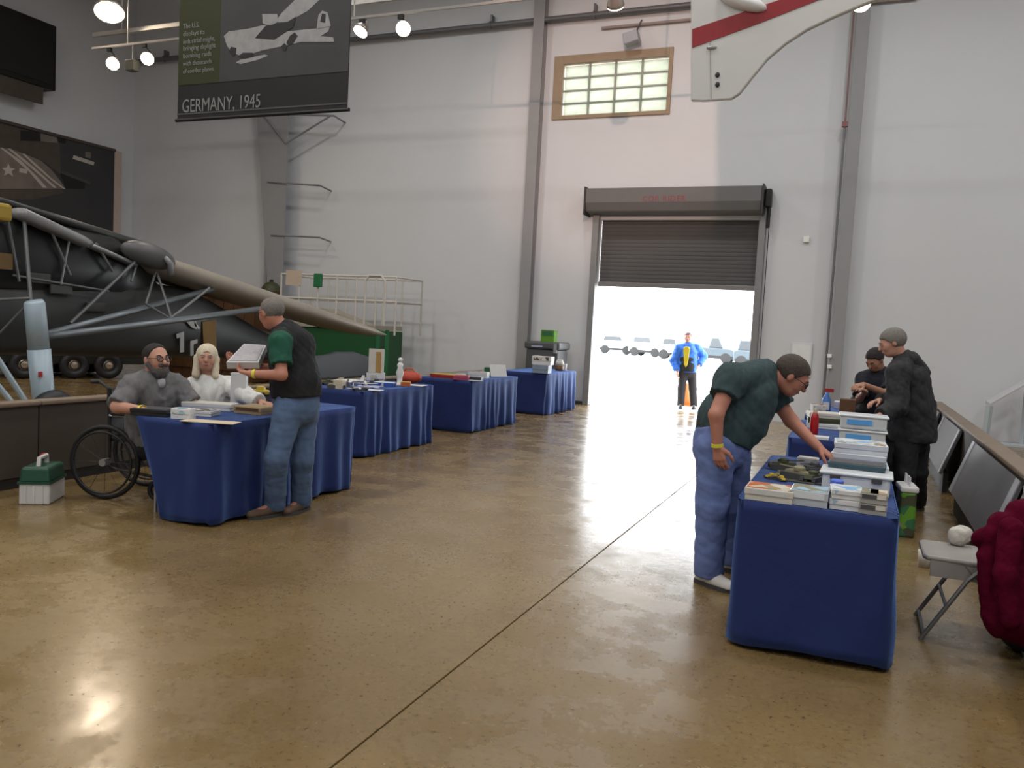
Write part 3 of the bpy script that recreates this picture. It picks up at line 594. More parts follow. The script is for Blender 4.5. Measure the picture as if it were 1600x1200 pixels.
# ================================================================== TABLES
mcloth = M('navy_cloth', (.0145, .0250, .104), .7, var=.12, scale=3, bump=.12, bscale=18, spec=.15, sheen=.55)
_p = mcloth.node_tree.nodes['Principled BSDF']; _p.inputs['Sheen Tint'].default_value = (.25, .45, 1, 1); _p.inputs['Sheen Roughness'].default_value = .45
def draped_table(x0, x1, y0, y1, label, folds=(.012, .03, .012, .012), seed=0, hem=.012, sag=0.0, tuck=0.0):
    """folds: fold depth on the near, right, far, left side"""
    cx, cy = (x0+x1)/2, (y0+y1)/2
    t = thing('draped_table', label, 'table', (cx, cy, 0), group='cloth-covered vendor tables')
    MB().box((x0+.02, y0+.02, .715), (x1-.02, y1-.02, .745)).build('table_top', M('table_laminate', (.4, .38, .35), .5), t)
    for x in (x0+.08, x1-.08):
        for y in (y0+.15, y1-.15): MB().tube((x, y, 0), (x, y, .715), .014, n=8).build('leg', mat_steel, t)
    rg = np.random.default_rng(seed); w, l = x1-x0, y1-y0; r = .03
    per = []
    def edge(ax_, bx_, n, side):
        for k in range(n):
            s = k/n; per.append((ax_[0]+(bx_[0]-ax_[0])*s, ax_[1]+(bx_[1]-ax_[1])*s, side, s))
    n1, n2 = max(40, int(w*60)), max(60, int(l*60))
    edge((x0, y0), (x1, y0), n1, 0); edge((x1, y0), (x1, y1), n2, 1); edge((x1, y1), (x0, y1), n1, 2); edge((x0, y1), (x0, y0), n2, 3)
    nor = {0: (0, -1), 1: (1, 0), 2: (0, 1), 3: (-1, 0)}
    phs = rg.uniform(0, 6.28, 12); rows = 15; V = []; n = len(per)
    for j in range(rows):
        tt = j/(rows-1); z = .757-(.757-hem)*max(0, (j-1)/(rows-2)) if j else .757
        drop = 0 if j == 0 else (j-1)/(rows-2)
        for (x, y, sd, s) in per:
            nx, ny = nor[sd]; L_ = w if sd in (0, 2) else l
            ends = min(1, min(s, 1-s)*L_/.10)
            q = s*L_
            f = folds[sd]*(math.sin(q*31+phs[sd]+2.0*math.sin(q*5+phs[4+sd]))*.6+math.sin(q*17+phs[8+sd])*.5)*drop**.75
            f += .006*math.sin(8*q+9*z+phs[sd])*drop+.004*math.sin(15*q-11*z+phs[sd+4])*drop
            off = (0 if j == 0 else .006)+.016*drop**1.3+f-sag*drop*(1-ends*.6)
            co = (1-ends)*.02*(0 if j == 0 else 1)+(1-ends)*.03*drop*(1 if sag == 0 else 0)
            # pull corner inwards a little so that the cloth rounds the corner
            tx, ty = (1, 0) if sd == 0 else (0, 1) if sd == 1 else (-1, 0) if sd == 2 else (0, -1)
            sh = (.018 if s < .5 else -.018)*(1-ends)*(0 if j == 0 else 1)
            tk_ = tuck*drop*((1-s)**2.5 if sd == 0 else s**6 if sd == 3 else 0)
            V.append((x+tk_+nx*(off-co*.4)+tx*sh, y+ny*(off-co*.4)+ty*sh, z-(0 if j else 0)+ (.012*math.sin(q*6+phs[sd]) if j == rows-1 else 0)))
    fs = [(j*n+k, j*n+(k+1) % n, (j+1)*n+(k+1) % n, (j+1)*n+k) for j in range(rows-1) for k in range(n)]
    V.append((cx, cy, .757)); e_ = len(V)-1; fs += [(k, (k+1) % n, e_) for k in range(n)][::1]
    V = np.array(V); V[:, 2] = np.maximum(V[:, 2], .006)
    m = MB(); m.v = [tuple(q) for q in V]; m.f = fs
    o = m.build('tablecloth', mcloth, t, smooth=True, solid=.003)
    for p_ in o.data.polygons[len(fs)-n:]: p_.use_smooth = False
    return t
T1 = (-4.98, -4.23, 4.55, 6.40); T2 = (-6.0, -5.07, 7.76, 9.45); T3 = (-6.0, -5.10, 10.62, 12.38); T4 = (-6.05, -5.14, 13.80, 15.50)
draped_table(T1[0], T1[1], T1[2], T1[3], 'navy draped table with open model kits where the bearded man and blonde woman sit', (.006, .02, .02, .01), 1, .02, sag=.03, tuck=.27)
draped_table(*T2, 'navy draped table covered with small pale models behind the man in the black vest', (.006, .03, .02, .01), 2)
draped_table(*T3, 'navy draped table with red boxes and white trays, third in the left row', (.006, .03, .02, .01), 3)
draped_table(*T4, 'navy draped table with stacked boxes in front of the grey bin by the door', (.006, .034, .02, .01), 4)
R1 = (-.51, .23, 4.25, 6.06); R2 = (-.50, .26, 7.30, 9.10); R3 = (-.50, .26, 9.55, 11.35)
draped_table(*R1, 'navy draped table crowded with kit boxes and plastic bins at the right front', (.005, .012, .01, .012), 5, .03)
draped_table(*R2, 'navy draped table with the red bottle and blue-banded bins behind the front right table', (.01, .02, .02, .02), 6)
draped_table(*R3, 'navy draped table farthest back in the right row with the black backpack', (.01, .02, .02, .02), 7)

# ================================================================== TABLE GOODS
def picmat(name, cols, scale=9.0, rough=.5):
    if name in _mats: return _mats[name]
    m = bpy.data.materials.new(name); m.use_nodes = True; nt = m.node_tree; b = nt.nodes['Principled BSDF']; b.inputs['Roughness'].default_value = rough
    tc = nt.nodes.new('ShaderNodeTexCoord'); n = nt.nodes.new('ShaderNodeTexVoronoi'); n.inputs['Scale'].default_value = scale
    sp_ = nt.nodes.new('ShaderNodeSeparateColor'); r = nt.nodes.new('ShaderNodeValToRGB'); r.color_ramp.interpolation = 'CONSTANT'; e = r.color_ramp.elements
    while len(e) < len(cols): e.new(.5)
    for k, c in enumerate(cols): e[k].position = k/len(cols); e[k].color = (*c, 1)
    nt.links.new(tc.outputs['Object'], n.inputs['Vector']); nt.links.new(n.outputs['Color'], sp_.inputs[0]); nt.links.new(sp_.outputs[0], r.inputs[0]); nt.links.new(r.outputs[0], b.inputs['Base Color'])
    _mats[name] = m; return m
C_ = dict(white=(.62, .62, .62), offw=(.55, .52, .46), tan=(.33, .24, .13), grey=(.25, .25, .26), dgrey=(.06, .06, .065), black=(.012, .012, .013), red=(.35, .02, .02), blue=(.03, .09, .35), teal=(.03, .16, .18), olive=(.05, .055, .025),
          yellow=(.45, .33, .03), orange=(.45, .11, .03), green=(.03, .13, .06), lime=(.10, .26, .02), pink=(.35, .06, .12), brown=(.11, .05, .02), lblue=(.16, .38, .70), lav=(.40, .40, .55), khaki=(.22, .20, .12), cream=(.50, .44, .33), skyb=(.30, .45, .55))
def cm(k, rough=.5): return M('goods_'+k, C_[k], rough)
ZT = .7605
def kit(name, label, c, z, size, rz, base, top=None, end=None, group=None, cat='box', lid=True):
    """cardboard box: carton, lid with a printed top and an end label"""
    t = thing(name, label, cat, (c[0], c[1], z), rz, group); w, l, h = size
    MB().boxc((0, 0, h*.42), (w*.97, l*.97, h*.84)).build('carton', base, t, world=False)
    ld_ = MB().boxc((0, 0, h*.72), (w, l, h*.56)).build('lid', base, t, bev=.003, world=False)
    if top is not None: MB().boxc((0, 0, h+.0015), (w*.92, l*.9, .003)).build('printed_top', top, ld_, world=False)
    if end is not None:
        MB().boxc((0, -l/2-.001, h*.72), (w*.8, .003, h*.4)).build('end_label', end, ld_, world=False)
    return t
def sheet(name, label, c, z, size, rz, mat, cat='paper', th=.004):
    w, l = size; g = MB().boxc((0, 0, th/2), (w, l, th))
    o = g.build(name, mat, None, world=False); o.location = (c[0], c[1], z); o.rotation_euler = (0, 0, rz); return tag(o, label, cat)
def plane_model(label, c, z, s, rz, mat, group='model aircraft on the tables'):
    t = thing('model_aircraft', label, 'model', (c[0], c[1], z), rz, group)
    hz = s*.10
    MB().path([(-s*.5, 0, hz), (-s*.42, 0, hz), (s*.1, 0, hz*1.1), (s*.5, 0, hz*1.3)], [s*.02, s*.06, s*.065, s*.02], 10).build('fuselage', mat, t, smooth=True, world=False)
    MB().prism([(-s*.18, 0), (s*.05, -s*.5), (s*.15, -s*.5), (s*.12, 0), (s*.15, s*.5), (s*.05, s*.5)], (0, 0, hz*.9), (1, 0, 0), (0, 1, 0), s*.02).build('wing', mat, t, world=False)
    MB().prism([(s*.36, 0), (s*.44, -s*.18), (s*.5, -s*.18), (s*.5, s*.18), (s*.44, s*.18)], (0, 0, hz*1.3), (1, 0, 0), (0, 1, 0), s*.015).build('tailplane', mat, t, world=False)
    MB().prism([(s*.34, 0), (s*.5, 0), (s*.52, s*.2), (s*.44, s*.2)], (0, -s*.008, hz*1.3), (1, 0, 0), (0, 0, 1), s*.016).build('fin', mat, t, world=False)
    for y in (-.12, .12): MB().tube((-s*.05, s*y, hz*.9), (-s*.05, s*y, 0), s*.02, n=6).build('landing_leg', mat_dark, t, world=False)
    return t
def tank_model(label, c, z, s, rz, mat, tm=None, group='armoured vehicle models'):
    t = thing('model_tank', label, 'model', (c[0], c[1], z), rz, group); tm = tm or mat
    MB().boxc((0, 0, s*.2), (s, s*.36, s*.16), taper=.85).build('hull', mat, t, world=False, bev=s*.02)
    for y in (-1, 1): MB().prism([(-s*.52, .05*s), (-s*.42, 0), (s*.42, 0), (s*.52, .05*s), (s*.5, .2*s), (-s*.5, .2*s)], (0, y*s*.24-(.07*s), 0), (1, 0, 0), (0, 0, 1), -s*.14).build('track', cm('dgrey'), t, world=False)
    tu = MB().lathe([(s*.2, s*.28), (s*.19, s*.38), (s*.12, s*.42)], (0, 0, 0), n=12).build('turret', tm, t, world=False)
    MB().tube((s*.15, 0, s*.34), (s*.75, 0, s*.36), s*.025, n=8).build('gun', tm, tu, world=False)
    return t
def tub(name, label, c, z, size, rz, body, lidm, latch=True, band=None):
    t = thing(name, label, 'bin', (c[0], c[1], z), rz); w, l, h = size
    MB().boxc((0, 0, h*.45), (w*.92, l*.92, h*.9)).build('tub', body, t, bev=.012, world=False)
    MB().boxc((0, 0, h*.93), (w, l, h*.16)).build('lid', lidm, t, bev=.008, world=False)
    if latch:
        for x in (-w*.28, w*.28): MB().boxc((x, -l*.49, h*.78), (w*.14, .014, h*.22)).build('latch', cm('dgrey'), t, bev=.003, world=False)
    if band is not None: MB().boxc((-w*.08, -l*.47, h*.5), (w*.5, .008, h*.34)).build('blue_band', band, t, world=False)
    return t
mclear = M('translucent_plastic', (.60, .63, .66), .3, spec=.5)
mclear2 = M('clear_case_plastic', (.42, .45, .48), .25, spec=.5)
pa = picmat('box_art_sand', [C_['cream'], C_['tan'], C_['orange'], C_['offw'], C_['khaki']], 14)
pb = picmat('box_art_grey', [C_['grey'], C_['khaki'], C_['skyb'], C_['dgrey']], 14)
pc = picmat('box_art_blue', [C_['white'], C_['lblue'], C_['white'], C_['skyb'], C_['offw'], C_['tan']], 18)
pdm = picmat('box_art_red', [C_['offw'], C_['red'], C_['white'], C_['dgrey']], 16)
pteal = picmat('box_art_teal', [C_['white'], C_['teal'], C_['skyb'], C_['white']], 30)
pspr = picmat('sprue_art', [C_['dgrey'], C_['grey'], C_['offw'], C_['black']], 34)

TABLES = (T1, T2, T3, T4, R1, R2, R3)
def tpos(u, v, m=.09):
    """spot on a table top under a pixel, kept inside the nearest table's edges"""
    p = pz(u, v, ZT); best = min(TABLES, key=lambda T: max(T[0]-p[0], 0, p[0]-T[1])+max(T[2]-p[1], 0, p[1]-T[3]))
    return np.array([min(max(p[0], best[0]+m), best[1]-m), min(max(p[1], best[2]+m), best[3]-m), ZT])
# --- left front table
a = tpos(252, 645)[:2]
kit('model_kit_box', 'black kit box in front of the bearded man', tpos(243, 648), ZT, (.30, .20, .05), .25, cm('black'), cm('dgrey'))
kit('model_kit_box', 'small white kit box with a teal picture at the table front', tpos(277, 655), ZT, (.15, .10, .075), .25, cm('white'), pteal, pteal)
sheet('instruction_sheet', 'cream instruction sheet lying at the front edge of the left table', tpos(316, 661), ZT, (.40, .15), .3, M('sheet_cream', (.60, .50, .36), .6))
kit('open_kit_tray', 'open white kit tray with sprues before the blonde woman', tpos(312, 648), ZT, (.26, .18, .04), .35, cm('white'), pspr)
kit('model_kit_box', 'white kit box lid stacked behind the open tray', tpos(308, 637), ZT, (.42, .16, .055), .3, cm('white'), cm('offw'))
sheet('plastic_bag', 'crumpled blue plastic bag before the bearded man', tpos(262, 638), ZT, (.22, .12), .1, M('bag_blue', (.03, .06, .22), .3), 'bag', .025)
a = tpos(356, 633); bx_ = thing('white_carton', 'tall white carton standing in front of the blonde woman', 'carton', (a[0], a[1], ZT), .4)
MB().boxc((0, 0, .14), (.13, .07, .28)).build('carton_body', cm('white'), bx_, bev=.004, world=False); MB().boxc((0, 0, .283), (.134, .074, .012)).build('flap', cm('white'), bx_, world=False)
kit('tan_carton', 'flat tan cardboard carton beside the man in jeans', tpos(402, 645), ZT, (.27, .26, .055), .05, cm('tan'), cm('tan'), cm('brown'))
kit('purple_box', 'small grey-purple box behind the tan carton', tpos(402, 626), ZT, (.10, .10, .10), .2, M('box_purple', (.12, .10, .18), .5), cm('grey'))
a = tpos(424, 630); tp = thing('toy_car', 'yellow toy car on top of the tan carton beside the man in jeans', 'toy', (a[0]-.08, a[1]-.05, ZT+.058), .3)
MB().boxc((0, 0, .04), (.14, .07, .045)).build('body', cm('yellow'), tp, bev=.012, world=False); MB().boxc((0, 0, .075), (.08, .06, .04), taper=.8).build('cab', cm('yellow'), tp, bev=.008, world=False)
for x in (-.04, .04):
    for y in (-.034, .034): MB().lathe([(.02, -.008), (.02, .008)], (x, y, .02), (0, 1, 0), 12).build('wheel', mat_dark, tp, world=False)
sheet('white_paper', 'white papers at the back of the left table under the woman\'s hand', tpos(378, 632), ZT, (.30, .14), .5, cm('white'))

# --- second table: models
for k, (u, v, sc, rz, mt, lb) in enumerate(((546, 600, .36, .4, 'white', 'largest white model aircraft in the middle of the second table'), (571, 603, .30, 2.2, 'offw', 'cream model aircraft right of the largest white one'), (528, 605, .28, 1.2, 'grey', 'grey model aircraft on the left of the second table'),
        (556, 610, .26, 3.4, 'dgrey', 'dark grey model aircraft near the front of the second table'), (583, 608, .24, .9, 'lav', 'lavender-grey model aircraft by the pale sheet'), (541, 611, .22, 2.6, 'white', 'small white model aircraft near the table corner'))):
    plane_model(lb, tpos(u, v), ZT, sc, rz, cm(mt))
for u, v, sc, rz, mt, lb in ((533, 599, .17, 2.0, 'khaki', 'khaki model tank at the back left of the second table'), (588, 600, .16, .3, 'dgrey', 'dark model tank left of the blue and white box'), (573, 612, .15, 1.0, 'lav', 'pale lavender model tank at the front edge of the second table'), (513, 601, .16, 4.4, 'olive', 'olive model tank right behind the small tan kit box')):
    tank_model(lb, tpos(u, v), ZT, sc, rz, cm(mt))
kit('model_kit_box', 'white kit box heaped behind the model aircraft on the second table', tpos(546, 590), ZT, (.24, .15, .10), .5, cm('white'), pspr)
kit('model_kit_box', 'cream kit box right of the heaped white one on the second table', tpos(578, 592), ZT, (.2, .14, .07), 1.2, cm('offw'), pspr)
tank_model('khaki model tank next to the man\'s vest on the second table', tpos(521, 607), ZT, .20, .6, cm('khaki'))
kit('model_kit_box', 'small tan kit box at the left end of the second table', tpos(507, 609), ZT, (.11, .11, .10), .2, cm('cream'), pa)
sheet('white_paper', 'pale sheet at the front edge of the second table', tpos(597, 611), ZT, (.34, .16), .2, cm('white'))
kit('model_ship_box', 'blue and white flat box on the second table', tpos(601, 603), ZT, (.26, .14, .045), .3, cm('blue'), cm('white'))
a = tpos(604, 590); cd_ = thing('picture_card', 'upright picture card with a tan figure on the second table', 'card', (a[0], a[1], ZT), .3)
MB().boxc((0, 0, .21), (.21, .012, .42)).build('card', cm('offw'), cd_, world=False); MB().boxc((.03, -.008, .2), (.07, .004, .36)).build('printed_figure', M('card_ochre', (.38, .22, .06), .6), cd_, world=False); MB().boxc((0, .06, .1), (.02, .12, .2)).build('easel_back', cm('tan'), cd_, world=False)
a = tpos(624, 602); fg = thing('white_statuette', 'slim white statuette beside the red helmet on the second table', 'statuette', (a[0], a[1], ZT))
MB().lathe([(.055, 0), (.055, .02), (.03, .03), (.035, .10), (.05, .16), (.03, .22), (.04, .26), (.018, .29)], n=14).build('figure', cm('white'), fg, smooth=True, world=False)
MB().ell((0, 0, .32), .03).build('head', cm('white'), fg, smooth=True, world=False); MB().lathe([(.06, 0), (.06, .012)], n=14).build('base', cm('offw'), fg, world=False)
a = tpos(646, 598); hm = thing('red_bag', 'orange-red soft bag at the far end of the second table', 'bag', (a[0], a[1], ZT), .2)
MB().ell((0, 0, .075), (.17, .13, .085), 16, 10).build('bag_body', M('bag_red', (.40, .05, .025), .6, bump=.3, bscale=30), hm, smooth=True, world=False); MB().path([(-.08, 0, .14), (-.04, 0, .19), (.04, 0, .19), (.08, 0, .14)], .012, 6).build('strap', cm('orange'), hm, world=False)
kit('model_kit_box', 'small orange kit box left of the red bag', tpos(634, 603), ZT, (.12, .08, .05), .4, cm('orange'), cm('yellow'))
sheet('white_paper', 'white sheet beneath the red bag at the table end', tpos(660, 603), ZT, (.24, .2), .1, cm('white'))
# --- third table
kit('model_kit_box', 'flat yellow and red kit box on the third table', tpos(697, 590), ZT, (.42, .26, .05), .1, cm('red'), cm('yellow'))
kit('model_kit_box', 'pink kit box in front of the yellow one on the third table', tpos(712, 594), ZT, (.22, .2, .06), .3, cm('pink'), cm('red'))
sheet('white_paper', 'long white strip at the near edge of the third table', tpos(716, 596), ZT, (.42, .10), .2, cm('white'))
plane_model('pale model aircraft on the third table', tpos(722, 588), ZT, .26, .9, cm('offw'))
kit('white_tray', 'white tray of parts on the third table', tpos(748, 590), ZT, (.30, .2, .09), .2, cm('white'), pspr)
kit('grey_box', 'dark grey box under the white tray edge on the third table', tpos(738, 593), ZT, (.3, .16, .045), .2, cm('dgrey'), cm('grey'))
kit('model_kit_box', 'upright green box on the third table', tpos(764, 588), ZT, (.14, .1, .14), .1, cm('green'), cm('green'))
for u, lb in ((773, 'left of two leaning white cards on the third table'), (783, 'right of two leaning white cards on the third table')):
    a = tpos(u, 589); o = MB().boxc((0, 0, .1), (.17, .012, .2), ax=[(1, 0, 0), (0, .94, -.34), (0, .34, .94)]).build('white_card', cm('white'), None, world=False); o.location = (a[0], a[1], ZT); o.rotation_euler = (0, 0, .9); tag(o, lb, 'card')
# --- fourth table
kit('model_kit_box', 'white kit box with red picture on top of the stack by the bin', tpos(846, 583), ZT+.155, (.36, .24, .15), .1, cm('white'), pdm, pdm)
kit('model_kit_box', 'blue-grey kit box at the bottom of the stack by the bin', tpos(844, 583), ZT, (.30, .26, .15), .1, M('box_bluegrey', (.20, .25, .33), .5), cm('offw'))
kit('model_kit_box', 'white kit box right of the stack on the fourth table', tpos(868, 586), ZT, (.14, .16, .12), .2, cm('white'), cm('offw'))
a = tpos(874, 579); jr = thing('glass_jar', 'wide jar with dark contents and pale lid on the fourth table', 'jar', (a[0], a[1], ZT))
MB().lathe([(.08, 0), (.085, .02), (.085, .10)], n=18).build('jar_body', cm('brown', .2), jr, smooth=True, world=False); MB().lathe([(.085, .10), (.08, .17), (.06, .19)], n=18).build('shoulder', cm('offw'), jr, smooth=True, world=False); MB().lathe([(.062, .19), (.062, .215)], n=18).build('lid', cm('white'), jr, world=False)
a = tpos(882, 579)
single('white_cup', MB().lathe([(.035, 0), (.045, .13), (.04, .13), (.03, .01)], (a[0], a[1], ZT), n=16), cm('white'), 'white cup beside the jar on the fourth table', 'cup')
# grey bin behind fourth table, green carton on top
bx0_, bx1_ = py(826, 533, 15.95)[0], py(881, 533, 15.95)[0]; bzt = py(855, 534, 15.95)[2]
gb = thing('grey_bin', 'large dark grey waste bin behind the last table beside the door', 'bin', ((bx0_+bx1_)/2, 16.05, 0))
mbin = M('bin_grey', (.075, .078, .082), .5)
MB().boxc(((bx0_+bx1_)/2, 16.05, bzt*.44), (.70, .62, bzt*.88)).build('bin_body', mbin, gb, bev=.04)
MB().boxc(((bx0_+bx1_)/2, 16.05, bzt*.94), (.78, .70, bzt*.12)).build('bin_lid', mbin, gb, bev=.04)
MB().boxc((bx1_-.09, 15.71, bzt-.12), (.07, .03, .2)).build('chrome_handle', M('chrome', (.7, .72, .75), .2, .9), gb)
MB().boxc(((bx0_+bx1_)/2-.1, 15.70, bzt-.1), (.24, .01, .03)).build('badge', cm('lav'), gb)
g = kit('green_carton', 'bright green carton standing on the grey bin', ((bx0_+bx1_)/2+.04, 16.0), bzt, (.30, .2, .24), 0, cm('lime'), cm('green'), cm('green'))

# --- right front table
kit('model_kit_box', 'beige kit box with sand picture at the left front corner of the right table', tpos(1203, 779), ZT, (.235, .20, .062), 0.0, cm('offw'), pa, M('label_pale', (.5, .5, .5), .5))
kit('clear_case', 'clear plastic case with grey picture beside the beige kit box', tpos(1265, 786), ZT, (.18, .20, .075), -.02, mclear2, pb, mclear)
kit('model_kit_box', 'white and blue kit box at the bottom of the pair on the right table', tpos(1322, 793), ZT, (.155, .17, .05), 0, cm('white'), cm('white'), pc)
kit('model_kit_box', 'white and blue kit box on top of its twin on the right table', tpos(1321, 793), ZT+.054, (.15, .17, .045), .08, cm('white'), pc, pc)
for k, (u, v, zz, lb) in enumerate(((1356, 802, 0, 'grey parts case, lower left of four at the table corner'), (1386, 806, 0, 'grey parts case, lower right of four at the table corner'), (1357, 802, .052, 'grey parts case, upper left of four at the table corner'), (1385, 806, .052, 'grey parts case with orange picture, upper right of four at the corner'))):
    kit('parts_case', lb, tpos(u, v), ZT+zz, (.082, .15, .048), -.03, M('case_grey', (.30, .29, .28), .4), (pa if k == 3 else pb), cm('offw' if k % 2 else 'dgrey'), 'grey parts cases')
a = tpos(1306, 776); bl = thing('blue_cap', 'round blue jar cap between the boxes on the right table', 'cap', (a[0], a[1], ZT))
MB().lathe([(.03, 0), (.03, .055)], n=16).build('jar', mclear, bl, world=False); MB().lathe([(.034, .055), (.034, .085), (.028, .092)], n=16).build('cap', M('cap_blue', (.09, .16, .62), .4), bl, world=False)
tub('plastic_bin', 'wide translucent plastic bin with black latches in the middle of the right table', tpos(1336, 768), ZT, (.37, .27, .115), -.02, mclear, mclear)
kit('flat_case', 'dark teal flat case lying on the wide translucent bin', tpos(1336, 764), ZT+.118, (.30, .15, .03), -.05, M('case_teal', (.035, .075, .095), .4), cm('dgrey'))
for k, (dz_, w, l, rz, lb) in enumerate(((0, .34, .34, .02, 'lowest white box of the pile behind the wide bin'), (.064, .32, .32, -.05, 'white box in the middle of the pile behind the wide bin'), (.128, .31, .28, .04, 'topmost white box lid of the pile behind the wide bin'))):
    kit('white_box', lb, tpos(1341, 736), ZT+dz_, (w, l, .06), rz, M('box_bluish_white', (.60, .64, .70), .5), cm('white') if k < 2 else pc, None, 'white boxes piled on the right table')
kit('white_box', 'small white box beside the reaching hand', tpos(1262, 728), ZT, (.13, .09, .055), -.1, cm('white'), cm('offw'))
for u, v, sc, rz, mt, lb in ((1223, 733, .17, .3, 'olive', 'olive model tank near the far left edge of the right table'), (1248, 748, .18, 2.6, 'khaki', 'khaki model tank in front of the small white box'), (1270, 752, .15, 1.2, 'olive', 'olive model tank closest to the wide bin'),
        (1202, 747, .075, .8, 'yellow', 'tiny yellow model at the left edge of the right table'), (1221, 751, .07, 2.0, 'yellow', 'tiny yellow model right of the other yellow one'), (1272, 738, .16, 4.0, 'dgrey', 'dark grey model tank under the reaching hand')):
    tank_model(lb, tpos(u, v), ZT, sc, rz, cm(mt))
sheet('camouflage_mat', 'dark camouflage mat under the model tanks', tpos(1248, 745), ZT-.002, (.27, .40), 0, picmat('camo', [C_['olive'], C_['dgrey'], C_['khaki'], C_['black']], 22), 'mat', .004)
# --- right second and third tables
a = tpos(1271, 681); bt = thing('red_bottle', 'red metal drinks bottle on the second right table', 'bottle', (a[0], a[1], ZT))
MB().lathe([(.034, 0), (.036, .01), (.036, .16), (.028, .185), (.017, .205)], n=18).build('bottle_body', M('bottle_red', (.30, .005, .008), .25), bt, smooth=True, world=False); MB().lathe([(.019, .205), (.019, .235)], n=14).build('cap', cm('cream'), bt, world=False)
sheet('white_paper', 'white sheets stacked in front of the red bottle', tpos(1275, 686), ZT, (.2, .14), 0, cm('white'), 'paper', .02)
for k, (mt, lb) in enumerate((('white', 'bottom white tray of the stack behind the red bottle'), ('olive', 'dark green tray in the stack behind the red bottle'), ('offw', 'cream tray on top of the stack behind the red bottle'))):
    kit('parts_tray', lb, tpos(1286, 668), ZT+k*.05, (.30, .24, .046), .1*k, cm(mt), cm(mt))
kit('brown_box', 'upright brown wooden box behind the blue-banded bins', tpos(1322, 664), ZT, (.15, .16, .26), 0, cm('brown'), cm('brown'))
tub('plastic_bin', 'lower translucent bin with a blue band on the second right table', tpos(1346, 692), ZT, (.38, .28, .115), 0, mclear, mclear, False, M('band_blue', (.10, .36, .78), .4))
tub('plastic_bin', 'upper translucent bin with a blue band on the second right table', tpos(1346, 692), ZT+.12, (.38, .28, .115), .02, mclear, mclear, False, _mats['band_blue'])
a = tpos(1290, 646); jg = thing('spray_bottle', 'blue and white spray bottle with red trigger on the far right table', 'bottle', (a[0], a[1], ZT))
MB().lathe([(.05, 0), (.05, .16), (.02, .22), (.02, .25)], n=16).build('bottle_body', M('bottle_blue', (.08, .20, .55), .3), jg, smooth=True, world=False); MB().boxc((.02, 0, .27), (.1, .03, .04)).build('trigger', cm('red'), jg, world=False); MB().boxc((0, -.045, .09), (.07, .02, .09)).build('label_sticker', cm('white'), jg, world=False)
kit('model_kit_box', 'small white and red box left of the spray bottle', tpos(1277, 649), ZT, (.14, .14, .12), .3, cm('white'), pdm, pdm)
kit('white_box', 'pale lavender papers box beside the black backpack', tpos(1320, 638), ZT, (.26, .3, .08), 0, cm('lav'), cm('white'))
a = tpos(1352, 655); bk = thing('backpack', 'black backpack sitting on the far right table', 'backpack', (a[0], a[1], ZT), .2)
MB().ell((0, 0, .15), (.19, .13, .165), 18, 12).build('pack_body', M('pack_black', (.012, .012, .013), .6), bk, smooth=True, world=False); MB().ell((-.02, -.1, .10), (.13, .05, .09), 12, 8).build('pocket', cm('black'), bk, smooth=True, world=False)
MB().path([(-.04, 0, .30), (-.03, 0, .35), (.03, 0, .35), (.04, 0, .30)], .012, 6).build('carry_handle', cm('dgrey'), bk, world=False)
# green bag on the floor
a = pz(1411, 834, 0); gbg = thing('green_bag', 'green patterned shopping bag with white top beside the right table', 'bag', (a[0], a[1], 0), .1)
MB().boxc((0, 0, .19), (.13, .30, .38), taper=.92).build('bag_body', picmat('bag_green_print', [C_['lime'], C_['olive'], C_['green'], C_['khaki']], 12), gbg, bev=.02, world=False)
MB().boxc((0, 0, .40), (.14, .3, .05)).build('white_top', cm('white'), gbg, bev=.015, world=False)
for y in (-.08, .08): MB().path([(0, y-.04, .42), (0, y-.03, .5), (0, y+.03, .5), (0, y+.04, .42)], .008, 6).build('handle', cm('white'), gbg, world=False)

# ================================================================== FLOOR THINGS
# tackle box
c0, c1, c2 = pz(64, 793, 0), pz(103, 786, 0), pz(30, 777, 0)
ex, ey = unit((c1-c0)*np.array([1, 1, 0])), None; L1 = np.linalg.norm(c1-c0); L2 = np.linalg.norm(c2-c0)
rz = math.atan2(ex[1], ex[0]); rz = math.atan2((c1-c2)[1], (c1-c2)[0])-.62
tb_ = thing('tackle_box', 'green and white tackle box with a handle on the floor by the wheelchair', 'tackle box', ((c1+c2)[0]/2, (c1+c2)[1]/2, 0), math.radians(33))
mtw = M('tackle_white', (.55, .55, .53), .4); mtg = M('tackle_green', (.012, .060, .035), .4)
MB().boxc((0, 0, .085), (.22, .34, .17)).build('base', mtw, tb_, bev=.012, world=False)
MB().boxc((0, 0, .23), (.225, .35, .12), taper=.9).build('lid', mtg, tb_, bev=.02, world=False)
MB().boxc((0, 0, .17), (.235, .36, .018)).build('rim', mtg, tb_, world=False)
for x in (-.06, .0, .06): MB().boxc((x, -.172, .08), (.012, .012, .14)).build('rib', mtw, tb_, world=False)
MB().boxc((-.115, .0, .165), (.014, .05, .05)).build('latch', mat_dark, tb_, world=False)
MB().path([(0, -.085, .285), (0, -.075, .35), (0, .075, .35), (0, .085, .285)], .017, 6).build('handle', mtw, tb_, world=False)
MB().boxc((-.02, .07, .35), (.03, .09, .02)).build('handle_grip', cm('red'), tb_, world=False)

